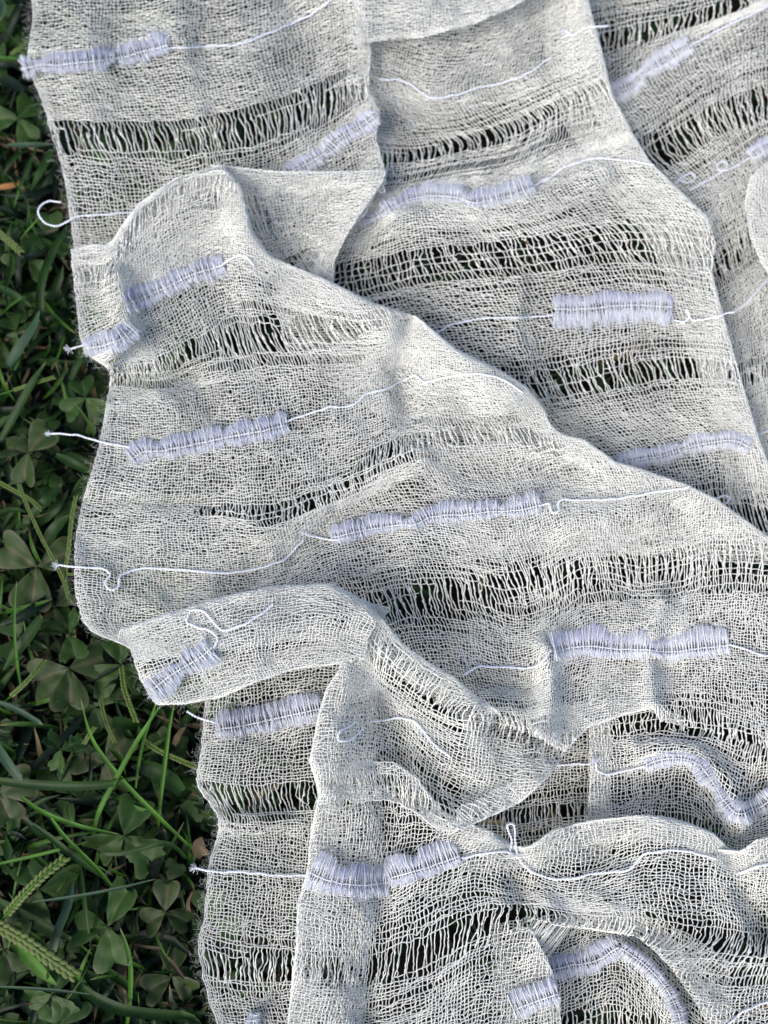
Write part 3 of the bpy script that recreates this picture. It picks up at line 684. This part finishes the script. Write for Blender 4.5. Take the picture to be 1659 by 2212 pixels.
# frayed tips where the cords end free
fb = Bag(); rs = RS(77)
for (s, p, d) in [('middle', (110,936), (-1,0,0)), ('middle', (126,1222), (-1,.2,0)), ('middle', (152,754), (-1,-.3,0)), ('near_left', (424,1874), (-1,-.2,0)), ('far_middle', (1222,72), (-.5,.5,.5)), ('near_right_fold', (1288,1648), (-.3,.8,.3)),
   ('far_left', (54,128), (-1,.3,0)), ('far_left', (56,148), (-1,-.3,0)), ('middle', (288,990), (-.7,-.7,.2)), ('tongue', (330,1496), (-.7,-.7,0)), ('tongue', (345,1503), (-.3,-1,0))]:
    h = on_sheet(s, np.array([p, p, p], float), .6)[0]; c = unproj(np.array(p, float), h)
    fray(fb, c, d, rs, 26, 1.5, .05)
fb.obj('frayed_tips', M_CHAIN, scarf, kind='stuff')
# loose cotton fuzz along the free border
fz = Bag(); rs = RS(78)
edge = resample([(70,0),(62,135),(92,220),(118,305),(140,390),(152,468),(160,535),(160,600),(175,700),(190,770),(238,808),(228,890),(213,965),(185,1060),(168,1135),(163,1222),(170,1300),(200,1370),(265,1375),(290,1430),(320,1500),(400,1522),(441,1510),(438,1570),(430,1690),(470,1762),(450,1875),(440,1980),(428,2060),(450,2150),(478,2240)], 3.2)
for p in edge:
    for _ in range(2):
        a = rs.uniform(0, 6.28); ln = rs.uniform(8, 26); c = p+rs.normal(size=2)*5
        pts = []; h0 = rs.uniform(12, 22); ang = a
        for t in range(6):
            pts.append([c[0], c[1], h0]); ang += rs.normal()*.8; c = c+np.array([math.cos(ang), math.sin(ang)])*ln/5; h0 += rs.normal()*.4
        pts = np.array(pts); V, F = line_tube(unproj(pts[:, :2], pts[:, 2]), .016*MM, 3); fz.add(V, F)
fz.obj('loose_fuzz', M_GAUZE, scarf, kind='stuff')

# ------------------------------------------------------------------ ground and turf
def on_cloth(x, y):
    xs = np.interp(y, [0,135,305,468,540,640,750,810,965,1130,1222,1300,1372,1440,1520,1700,1765,1900,2060,2240], [70,60,118,152,162,168,182,238,213,168,163,168,240,290,430,430,470,448,428,478])
    return x > xs
g = np.linspace(-3, 3, 120); gx, gy = np.meshgrid(np.sign(g)*np.abs(g/3)**3*3, np.sign(g)*np.abs(g/3)**3*3)
gz = -.013+.0015*field(np.stack([gx*9000, gy*9000], -1), 60, 40)
I = np.arange(gx.size).reshape(gx.shape)
gr = mesh_obj('ground', np.stack([gx, gy, gz], -1).reshape(-1, 3), np.stack([I[:-1, :-1], I[:-1, 1:], I[1:, 1:], I[1:, :-1]], -1).reshape(-1, 4), M_SOIL, kind='structure', attr=np.zeros(gx.size))

def blade_geo(L, h, wd, twist=0., keel=.25, blunt=False, tipdry=0., seed=0):
    """L image polyline, h heights mm, wd width in mm -> folded, tapering grass blade"""
    L = np.asarray(L, float); h = np.asarray(h, float)
    C = unproj(L, h); n = len(C)
    T = np.gradient(C, axis=0); T /= np.linalg.norm(T, axis=1, keepdims=True)+1e-12
    S = np.cross(T, (0, 0, 1.0)); S /= np.linalg.norm(S, axis=1, keepdims=True)+1e-9; B = np.cross(S, T)
    s = np.linspace(0, 1, n); prof = np.minimum(1, .55+s*1.8)*(np.clip((1-s)*(3.2 if not blunt else 40), 0, 1)**.6)
    a = twist*s+.0
    S2 = np.cos(a)[:, None]*S+np.sin(a)[:, None]*B; B2 = -np.sin(a)[:, None]*S+np.cos(a)[:, None]*B
    hw = (wd*MM/2)*prof+.00002; V = []
    for j, (c, k) in enumerate(((-1, 0), (-.52, -.6), (0, -1), (.52, -.6), (1, 0))):
        V.append(C+S2*(hw*c)[:, None]+B2*(hw*keel*2*k)[:, None])
    V = np.stack(V, 1).reshape(-1, 3); I = np.arange(n*5).reshape(n, 5)
    F = np.stack([I[:-1, :-1], I[:-1, 1:], I[1:, 1:], I[1:, :-1]], -1).reshape(-1, 4)
    A = np.repeat(np.clip((s-.93)*12, 0, 1)*tipdry, 5)
    return V, F, A

# filler turf: thousands of short blades nobody could count
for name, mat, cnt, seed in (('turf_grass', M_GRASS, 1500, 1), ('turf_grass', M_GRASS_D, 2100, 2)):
    bag = Bag(); rs = RS(900+seed)
    for _ in range(cnt):
        y = rs.uniform(-120, 2330); x = rs.uniform(-160, 560) if rs.uniform() < .72 else rs.uniform(500, 1800)
        under = on_cloth(x-25, y)
        ang = rs.uniform(0, 6.28); ln = rs.uniform(60, 190)
        h0 = -12; h1 = rs.uniform(-8, 2) if not under else rs.uniform(-10, -3); dr = rs.uniform(.2, .7)
        m = 6; t = np.linspace(0, 1, m); ang2 = ang+rs.normal()*.5*t
        L = np.stack([x+np.cos(ang2)*ln*t, y+np.sin(ang2)*ln*t], 1)
        h = h0+(h1-h0)*np.sin(t*math.pi*dr)/max(math.sin(math.pi*dr), .7)
        V, F, A = blade_geo(L, h, rs.uniform(1.0, 3.0), rs.normal()*.6, .2, tipdry=1.0 if rs.uniform() < .3 else 0)
        if rs.uniform() < .05: A = A*0+.8
        bag.add(V, F, A)
    bag.obj(name, mat, kind='stuff')
bag = Bag(); rs = RS(940)
for _ in range(200):
    y = rs.uniform(-60, 2270); x = rs.uniform(-80, 470); ang = rs.uniform(0, 6.28); ln = rs.uniform(60, 210); t = np.linspace(0, 1, 8); a2 = ang+rs.normal()*.5*t
    L = np.stack([x+np.cos(a2)*ln*t, y+np.sin(a2)*ln*t], 1)
    if on_cloth(L[:, 0]+6, L[:, 1]).any(): continue
    V, F, A = blade_geo(L, -8+rs.uniform(9, 15)*np.sin(t*math.pi*rs.uniform(.35, .75)), rs.uniform(.45, 1.5), rs.normal()*.6, .22, tipdry=1.0 if rs.uniform() < .4 else 0); bag.add(V, F, A)
bag.obj('turf_grass', M_GRASS_T, kind='stuff')
bag = Bag(); rs = RS(950)
for _ in range(420):
    y = rs.uniform(-60, 2270); x = rs.uniform(-60, 520) if rs.uniform() < .75 else rs.uniform(500, 1700)
    ang = rs.uniform(0, 6.28); ln = rs.uniform(25, 90); t = np.linspace(0, 1, 5)
    L = np.stack([x+np.cos(ang)*ln*t+rs.normal(size=5)*2, y+np.sin(ang)*ln*t+rs.normal(size=5)*2], 1)
    V, F, A = blade_geo(L, -10+rs.uniform(0, 6)+rs.normal(size=5)*.4, rs.uniform(.4, 1.4), rs.normal(), .3); bag.add(V, F, rs.uniform(0, .8))
bag.obj('dry_litter', M_STRAW, kind='stuff')

# named grass blades that can be picked out one by one: (label, image line, heights, width mm, material, opts)
BL = [
 ('broad dark green blade lying level across the clover, tip ending above the chewed leaf', [(-30,1683),(60,1694),(142,1698),(230,1694),(305,1678)], (4,7,9,9,8), 2.7, 'G'),
 ('long thin bright blade slanting from below the scarf tongue down to the lower scarf edge', [(408,1827),(333,1756),(255,1674),(199,1596),(174,1511)], (2,6,9,11,12), 1.2, 'B'),
 ('bright blade crossing in front, its tip touching the underside of the scarf tongue', [(199,1820),(209,1767),(249,1685),(305,1586),(358,1508)], (0,5,9,12,15), 1.5, 'B'),
 ('thin upright blade just left of the tallest one below the scarf tongue', [(293,1703),(298,1660),(310,1600),(341,1508)], (2,5,8,12), .9, 'B'),
 ('straight upright blade nearest the scarf, standing below the tongue', [(341,1792),(348,1715),(357,1640),(366,1570),(378,1512)], (0,4,7,10,14), 1.1, 'B'),
 ('slim curved blade running into the middle of the large chewed clover leaf', [(18,1696),(78,1746),(160,1781),(259,1803)], (0,6,9,7), 1.1, 'B'),
 ('narrow bright blade slanting down to the right past the seed spike tip', [(110,1767),(140,1808),(177,1845),(225,1895),(263,1944)], (11,11,10,7,2), 1.1, 'B'),
 ('dark blade running beside the narrow bright slanting one', [(71,1781),(110,1810),(153,1845),(190,1872),(235,1905)], (8,9,9,7,3), 1.7, 'G'),
 ('thin level blade rising gently above the upper seed spike', [(-10,1868),(89,1845),(140,1832),(186,1820)], (4,8,9,9), .9, 'B'),
 ('very thin bluish blade crossing over the clover between the two seed spikes and the scarf', [(70,1949),(177,1934),(260,1918),(336,1899)], (7,10,11,11), .75, 'GR'),
 ('arched blade with a pale broken tip lying over the large chewed clover leaf', [(402,1855),(380,1832),(355,1822),(302,1834),(262,1843),(222,1844)], (2,8,10,10,10,9), 1.6, 'G'),
 ('wide dark blade standing behind the arched one near the scarf edge', [(315,1915),(328,1870),(345,1820),(356,1790)], (-4,0,3,4), 5.0, 'D'),
 ('narrow blade pointing straight down between the two lowest clovers', [(174,1875),(180,1930),(187,1985),(196,2040)], (3,7,8,6), 1.4, 'G'),
 ('flat blade with a square cut lower end left of the folded clover', [(156,1905),(145,1960),(125,2010),(110,2064)], (1,5,7,6), 2.3, 'GR'),
 ('short stem like blade below the curled brown leaf edge', [(160,2142),(175,2095),(196,2048)], (0,5,8), 1.1, 'B'),
 ('single bright upright blade reaching the bottom border under the lowest clover', [(273,2225),(281,2150),(281,2083),(272,2040),(259,2004)], (-2,4,9,12,13), 1.25, 'B'),
 ('pale grey green blade with a cut end at the left border', [(-25,1590),(0,1625),(25,1660),(47,1688)], (8,11,12,11), 3.0, 'GR'),
 ('thin straight blade lying level near the bottom left corner', [(-10,2131),(90,2137),(196,2148)], (5,7,7), .7, 'GR'),
 ('broad blade curving along the bottom border to the scarf edge', [(150,2110),(200,2152),(249,2176),(340,2192),(460,2190)], (0,4,5,4,2), 2.7, 'G'),
 ('broad dark blade passing under the joint of the two seed spikes', [(-20,1940),(40,1975),(100,2005),(160,2032)], (0,4,5,3), 3.4, 'G'),
 ('vivid yellow green sheath beneath the lower seed spike', [(20,2030),(60,2070),(95,2105),(124,2130)], (2,5,6,6), 3.4, 'B'),
 ('short blade with a ragged tip below the scarf tongue, left of the thin uprights', [(310,1576),(285,1566),(258,1560),(234,1562)], (-2,3,5,6), 3.2, 'G'),
 ('oval dark leaf like blade right of the thin uprights', [(394,1712),(360,1682),(325,1662),(282,1656)], (0,3,4,4), 5.2, 'G'),
 ('dull folded blade at the left border above the pale cut one', [(-10,1515),(40,1535),(92,1566)], (4,6,5), 1.5, 'GR'),
 ('dark blade slanting down left behind the tattered clover', [(180,1548),(130,1600),(66,1660)], (-1,2,3), 2.4, 'D'),
 ('stout blade running down left behind the clover by the cord tip', [(0,952),(40,880),(70,825),(99,782)], (1,6,9,10), 2.8, 'G'),
 ('wide bright blade at the left border level with the lilac cuff of the scarf', [(16,790),(45,745),(72,705),(85,670)], (3,6,7,6), 4.0, 'GR'),
 ('short blade tucked against the scarf under the frayed cord stub', [(149,828),(163,795),(182,756)], (1,4,5), 2.2, 'G'),
 ('blade sliding under the scarf edge below the long loose cord', [(120,982),(160,1002),(205,1026)], (4,6,3), 2.6, 'G'),
 ('smooth dark blade slanting down left from below the clover by the cord tip', [(64,1114),(95,1085),(134,1044)], (1,4,3), 3.3, 'G'),
 ('broad blade between the two thin upright seed stalks', [(95,1180),(118,1142),(150,1112)], (0,4,5), 4.4, 'G'),
 ('thin bright upright blade at the left border beside the middle clover', [(45,1485),(36,1430),(31,1373),(31,1310),(36,1256)], (-2,5,9,11,12), .9, 'B'),
 ('broad pointed blade slanting down left towards the border under the middle clover', [(88,1333),(60,1375),(30,1415),(5,1450)], (7,7,5,1), 3.6, 'G'),
 ('broad dark blade above the pointed one, ending at the border', [(120,1280),(80,1310),(35,1338),(0,1350)], (0,4,5,4), 3.0, 'D'),
 ('long arching blade curving down beside the scarf below the round cord loop', [(146,489),(118,535),(97,585),(86,640),(92,690),(132,727)], (8,9,9,7,4,0), 2.5, 'G'),
 ('short level blade ending at the scarf edge beside the first open band', [(15,313),(60,313),(112,311)], (3,5,4), 1.8, 'GR'),
 ('wide blade slanting down left just below the short level one', [(112,322),(90,365),(64,415)], (4,5,2), 3.0, 'G'),
 ('thin level blade beside the topmost lilac strip', [(-10,124),(30,126),(68,132)], (4,6,5), 1.1, 'B'),
 ('hair thin dark blade curving down at the left border above the cord loop', [(0,364),(35,400),(58,440),(57,497)], (8,9,8,4), .6, 'G'),
 ('hair thin bright blade under the round cord loop', [(43,517),(62,495),(84,470)], (3,7,8), .6, 'B'),
 ('dark blade at the left border below the green seed cluster', [(-5,618),(30,638),(68,662)], (2,4,3), 2.5, 'G'),
 ('thick pale blade corner at the top left border', [(-20,-20),(5,10),(0,45)], (5,7,6), 2.6, 'GR'),
 ('broken short blade behind the topmost lilac strip', [(0,165),(25,180),(50,202)], (2,4,4), 4.6, 'D'),
]
MATS = {'G': M_GRASS, 'B': M_GRASS_B, 'D': M_GRASS_D, 'GR': M_GRASS_G}
for k, (lab, L, h, wd, mk) in enumerate(BL):
    Lh = resample(np.column_stack([np.array(L, float), np.array(h, float)]), 9)
    V, F, A = blade_geo(Lh[:, :2], Lh[:, 2], wd, (-.5, .3, .6, -.2)[k % 4], .22, blunt=('cut' in lab or 'ragged' in lab or 'broken' in lab), tipdry=.9 if k % 2 else .3)
    V2 = V.copy(); c = V.mean(0); c[2] = V[:, 2].min(); me = mesh_obj('grass_blade', V-c, F, MATS[mk], attr=A); me.location = c
    me['label'] = lab; me['category'] = 'grass blade'; me['group'] = 'single grass blades beside the scarf'

# clover (three folded heart leaflets on a thin stem)
def leaflet_mesh(chew, rs, nm=15, na=5):
    t = np.linspace(0, 1, nm)
    ox = np.interp(t, [0,.15,.35,.55,.7,.82,.92,1], [0,.13,.33,.50,.54,.46,.26,.0]); oy = np.interp(t, [0,.15,.35,.55,.7,.82,.92,1], [0,.14,.36,.62,.82,.98,1.04,.84])
    k = np.array([.25,.5,.25]); 
    for a in (ox, oy): a[1:-1] = np.convolve(a, k, 'valid')
    mx_ = np.zeros(nm); my = t*.84
    V = []; A = []
    for sgn in (-1, 1):
        j = 1-chew*np.abs(rs.normal(size=nm))*.35*(t > .35)
        for i in range(na):
            f = i/(na-1); x = mx_*(1-f)+ox*f*j; y = my*(1-f)+oy*f*(1-(1-j)*.5)
            z = .34*x*(1-.35*x)-.10*f*f*np.sin(t*math.pi)*.6-.12*(y-.4)**2+.015*np.sin(y*14+f*5)
            V.append(np.stack([sgn*x, y, z], 1)); A.append(np.full(nm, .55 if i == 0 else (.5+.5*chew if i == na-1 else 0.)))
    V = np.array(V); A = np.array(A).ravel()
    I = np.arange(2*na*nm).reshape(2, na, nm); F = []
    for s in (0, 1):
        q = np.stack([I[s, :-1, :-1], I[s, :-1, 1:], I[s, 1:, 1:], I[s, 1:, :-1]], -1).reshape(-1, 4)
        F.append(q if s else q[:, ::-1])
    return V.reshape(-1, 3), np.concatenate(F), A
CL = [ # label, centre, height, reach(d), angles (deg, picture), material, chew, tilts
 ('whole dark clover leaf behind the frayed tip of the longest loose cord', (61,975), 5, 74, (48,168,262), 'R', 0),
 ('small drooping clover half hidden against the scarf above the long loose cord', (184,859), 3, 62, (110,215,318), 'C', 0),
 ('large shadowed clover left of the doubled cord stub at the middle border', (80,1223), 2, 92, (22,150,262), 'R', 0),
 ('small torn clover with a pale chewed edge under the upright seed stalks', (149,1369), 5, 62, (70,165,290), 'C', .5),
 ('large clover with two low lobes left of the scarf tongue', (149,1444), 3, 96, (20,200,275), 'R', .15),
 ('round lobed clover pressed beneath the scarf tongue', (262,1436), 1, 80, (100,215,325), 'C', 0),
 ('small tattered clover with ragged brown edges on the left, above the level blade', (131,1618), 8, 56, (20,140,262), 'C', 1.0),
 ('dull reddish clover lying under the crossing thin blades', (227,1646), 1, 80, (50,170,290), 'R', .2),
 ('large chewed clover leaf pinned by the arched blade near the scarf', (268,1806), 5, 98, (72,205,318), 'C', .6),
 ('clover lying behind the upper seed spike', (85,1923), 3, 86, (12,130,258), 'C', .1),
 ('neat reddish clover nearest the scarf with a pinhole in one leaflet', (357,1970), 4, 62, (88,212,338), 'R', 0),
 ('clover with one folded and one bitten leaflet at lower centre of the grass', (231,2001), 7, 98, (62,190,288), 'C', .25),
 ('clover with a bitten edge at the bottom left border', (7,2050), 4, 78, (60,180,300), 'R', .5),
 ('pair lobed clover peeking up under the lower seed spike', (112,2150), 3, 72, (70,190,310), 'C', .4),
 ('broad speckled clover cut off by the left border above the seed spikes', (-4,1712), 3, 84, (20,140,292), 'R', .1),
 ('clover at the bottom border beneath the thin level blade', (130,2215), 3, 70, (50,170,300), 'C', 0),
 ('faint low clover between the broad blades under the clover by the cord tip', (150,1075), -1, 66, (30,150,270), 'C', 0),
 ('clover half sunk beside the scarf below the middle cord stub', (120,1310), -2, 66, (40,160,270), 'R', .2),
 ('small clover in the dark gap below the loop at the upper left', (60,560), -1, 56, (80,200,320), 'C', .1),
 ('small clover in shade at the upper left beside the hem', (40,255), 0, 58, (60,180,300), 'C', .2),
 ('dark clover low beside the near end of the scarf border', (370,2110), -1, 66, (90,210,330), 'R', .3),
]
for k, (lab, c, h, reach, angs, mk, chew) in enumerate(CL):
    rs = RS(1200+k); P0 = unproj(np.array(c, float), h)
    sc_ = np.linalg.norm(unproj(np.array(c, float)+[1, 0], h)-P0)*reach
    t = thing('clover', lab, 'clover', P0, 'clover leaves in the grass beside the scarf')
    mat = M_CLOVER if mk == 'C' else M_CLOVER_R
    for j, a in enumerate(angs):
        V, F, A = leaflet_mesh(chew*rs.uniform(.3, 1), rs)
        V = V*sc_*rs.uniform(.88, 1.08)*np.array([rs.uniform(.85, 1.02), 1, 1])
        tl = rs.uniform(-.35, .12); rl = rs.normal()*.35; th = math.radians(a-90)
        V = V@np.array([[math.cos(rl), 0, -math.sin(rl)], [0, 1, 0], [math.sin(rl), 0, math.cos(rl)]])
        V = V@np.array([[1, 0, 0], [0, math.cos(tl), math.sin(tl)], [0, -math.sin(tl), math.cos(tl)]])
        V = V@np.array([[math.cos(th), math.sin(th), 0], [-math.sin(th), math.cos(th), 0], [0, 0, 1]])
        mesh_obj('leaflet', V, F, mat, t, attr=A)
    q = np.array([[0, 0, -.0002], [.001*rs.normal(), .001*rs.normal(), -.004], [.003*rs.normal(), .003*rs.normal(), -.013-P0[2]]])
    V, F = line_tube(hermite(q, [0, 1, 2], np.linspace(0, 2, 9)), .0003, 5, (0, 1, .1)); mesh_obj('stem', V, F, M_STRAW, t, attr=np.zeros(len(V)))
# sunken clover leaves filling the shade, past telling apart
bag = Bag(); rs = RS(1300)
for _ in range(130):
    y = rs.uniform(-50, 2260); x = rs.uniform(-60, 480)
    c = np.array([x, y]); h = rs.uniform(-8, -2); P0 = unproj(c, h); a0 = rs.uniform(0, 120); s = rs.uniform(.006, .011)
    for j in range(3):
        V, F, A = leaflet_mesh(rs.uniform(0, .3), rs, 9, 3); V = V*s; tl = rs.uniform(-.5, .3); th = math.radians(a0+120*j)
        V = V@np.array([[1, 0, 0], [0, math.cos(tl), math.sin(tl)], [0, -math.sin(tl), math.cos(tl)]])
        V = V@np.array([[math.cos(th), math.sin(th), 0], [-math.sin(th), math.cos(th), 0], [0, 0, 1]])+P0
        bag.add(V, F, A*.5)
bag.obj('clover_undergrowth', M_CLOVER, kind='stuff')

# seed spikes
def seed_spike(lab, L, h, wmm, rows=2, bare=None):
    rs = RS(int(L[0][0]*7+L[0][1]) % 9999)
    Lh = resample(np.column_stack([np.array(L, float), np.array(h, float)]), 3.0)
    C = unproj(Lh[:, :2], Lh[:, 2]); base = C[0].copy()
    t = thing('seed_spike', lab, 'seed spike', base, 'grass seed spikes in the turf')
    V, F = line_tube(C-base, wmm*.16*MM, 5); mesh_obj('stalk', V, F, M_GRASS_B, t, attr=np.zeros(len(V)))
    T = np.gradient(C, axis=0); T /= np.linalg.norm(T, axis=1, keepdims=True); S = np.cross(T, (0, 0, 1.0)); S /= np.linalg.norm(S, axis=1, keepdims=True)
    s = np.concatenate([[0], np.cumsum(np.linalg.norm(C[1:]-C[:-1], axis=1))]); ln = wmm*.78*MM
    step = ln*.80; pos = np.arange((bare or 0)*s[-1], s[-1], step)
    # one seed shape, shared by every seed
    me = None
    uu = np.linspace(0, math.pi, 7); vv = np.linspace(0, 2*math.pi, 7)[:-1]
    SV = np.array([[math.sin(a)**.8*math.cos(b)*.27, -math.cos(a)*.5+.08*math.sin(a), math.sin(a)**.8*math.sin(b)*.2] for a in uu for b in vv])
    I = np.arange(42).reshape(7, 6); SF = np.stack([I[:-1], np.roll(I, -1, 1)[:-1], np.roll(I, -1, 1)[1:], I[1:]], -1).reshape(-1, 4)
    for i, p in enumerate(pos):
        for r in range(rows):
            q = p+(.5*step if r % 2 else 0)
            if q > s[-1]: continue
            c = np.array([np.interp(q, s, C[:, j]) for j in range(3)]); tt = np.array([np.interp(q, s, T[:, j]) for j in range(3)]); ss = np.array([np.interp(q, s, S[:, j]) for j in range(3)])
            sg = (r/(rows-1)*2-1) if rows > 1 else 0
            if me is None:
                o = mesh_obj('seed', SV, SF, M_SEED, t, attr=(SV[:, 1] > .38)*.6); me = o.data
            else:
                o = bpy.data.objects.new('seed', me); col.objects.link(o); o.parent = t
            o.location = c-base+ss*sg*wmm*.30*MM+np.array([0, 0, wmm*.16*MM*(1 if abs(sg) < .5 else .8)])
            ang = math.atan2(tt[1], tt[0])-math.pi/2-sg*.35+rs.normal()*.08
            o.rotation_euler = (math.asin(max(-1, min(1, tt[2]))), rs.normal()*.2, ang); e = ln*rs.uniform(.9, 1.12); o.scale = (e*rs.uniform(.9, 1.15), e, e)
    return t
seed_spike('fat upper green seed spike rising right from the left border', [(5,1988),(45,1940),(90,1895),(142,1852)], (6,11,13,13), 2.6, 2, .12)
seed_spike('broad double lower seed spike running down right from the left border', [(0,2000),(55,2032),(110,2070),(166,2108)], (7,10,11,10), 3.4, 3)
seed_spike('tall thin green seed stalk leaning left, beneath the clover by the cord tip', [(153,1303),(139,1258),(85,1150),(58,1090),(42,1046)], (0,5,9,11,12), 1.1, 2)
seed_spike('upright seed stalk close to the scarf edge above the cord stub', [(148,1290),(142,1250),(150,1180),(156,1120),(165,1072)], (0,4,8,10,11), 1.3, 2)
seed_spike('seed spike hanging down under the scarf tongue', [(263,1440),(270,1490),(282,1525),(296,1560)], (4,6,6,4), 1.6, 2)
seed_spike('seed spike lying towards the lower scarf edge below the tongue', [(312,1600),(345,1622),(385,1640),(428,1658)], (4,6,6,5), 1.5, 2)
seed_spike('pale green seed cluster at the left border under the cord loop', [(-10,495),(8,512),(26,526),(46,546)], (6,9,10,9), 2.2, 3)
seed_spike('short seed spike pointing right above the small drooping clover', [(0,852),(45,838),(80,826),(119,815)], (4,7,8,8), 1.3, 2, .3)
seed_spike('faint slim seed spike left of the one hanging under the tongue', [(218,1505),(224,1540),(236,1575),(250,1605)], (2,4,4,3), 1.2, 2)
seed_spike('green seed spike between the left border and the large clover by the tongue', [(5,1520),(40,1490),(70,1460),(98,1425)], (2,6,7,6), 1.5, 2, .25)
seed_spike('stubby seed head beside the small tattered clover', [(150,1640),(178,1612),(192,1590),(206,1570)], (3,6,7,7), 1.3, 2, .4)
seed_spike('twisted seed stem lying low in shade under the clover by the cord tip', [(-5,1040),(35,1062),(70,1082),(90,1100)], (2,4,4,3), 1.3, 2)
seed_spike('tiny seed twig lying over the scarf edge beside the doubled cord stub', [(146,1240),(158,1241),(170,1238),(188,1232)], (20,22,22.5,22.5), .8, 2)
seed_spike('yellowish seed tip poking out beside the topmost lilac strip', [(10,130),(32,112),(50,100),(60,86)], (4,6,6,5), 1.5, 2, .3)

# dry bits
def straw(lab, L, h, wd, mat=M_STRAW, nm='dry_straw', cat='dry grass'):
    Lh = resample(np.column_stack([np.array(L, float), np.array(h, float)]), 5)
    V, F, A = blade_geo(Lh[:, :2], Lh[:, 2], wd, .8, .3, tipdry=0); c = V.mean(0)
    o = mesh_obj(nm, V-c, F, mat, attr=A); o.location = c; o['label'] = lab; o['category'] = cat
straw('pale dry straw crossing the tall thin seed stalk', [(48,1114),(80,1116),(116,1104)], (9,10,10), .5)
straw('split dry straw stub near the neat reddish clover', [(350,2050),(320,2046),(288,2040)], (4,5,5), .9)
straw('light brown straw lying below the neat reddish clover', [(362,2068),(378,2090),(400,2118)], (2,4,4), 1.1)
straw('curled brown dry leaf scrap left of the lower scarf edge', [(375,1610),(388,1585),(402,1570)], (2,5,6), 2.0)
straw('twisted tan dry leaf hanging right of the neat reddish clover', [(412,1985),(406,1955),(416,1925)], (3,4,5), 1.2)
straw('wrinkled brown leaf stub touching the scarf at the lower border', [(440,1852),(430,1830),(436,1808)], (3,5,5), 4.5)
straw('dull red dead leaf at the left border in the upper grass', [(-5,405),(20,402),(50,396)], (0,3,3), 3.2, M_SPECK, 'dead_leaf', 'dead leaf')
straw('tiny brown leaf crumb caught in the open band at upper centre', [(1136,520),(1140,530)], (17.5,17.5), 1.0, M_SPECK, 'leaf_crumb', 'leaf crumb')
straw('tiny amber leaf crumb on the crest near the right loops', [(1526,505),(1540,507)], (21,21), .8, M_SPECK, 'leaf_crumb', 'leaf crumb')
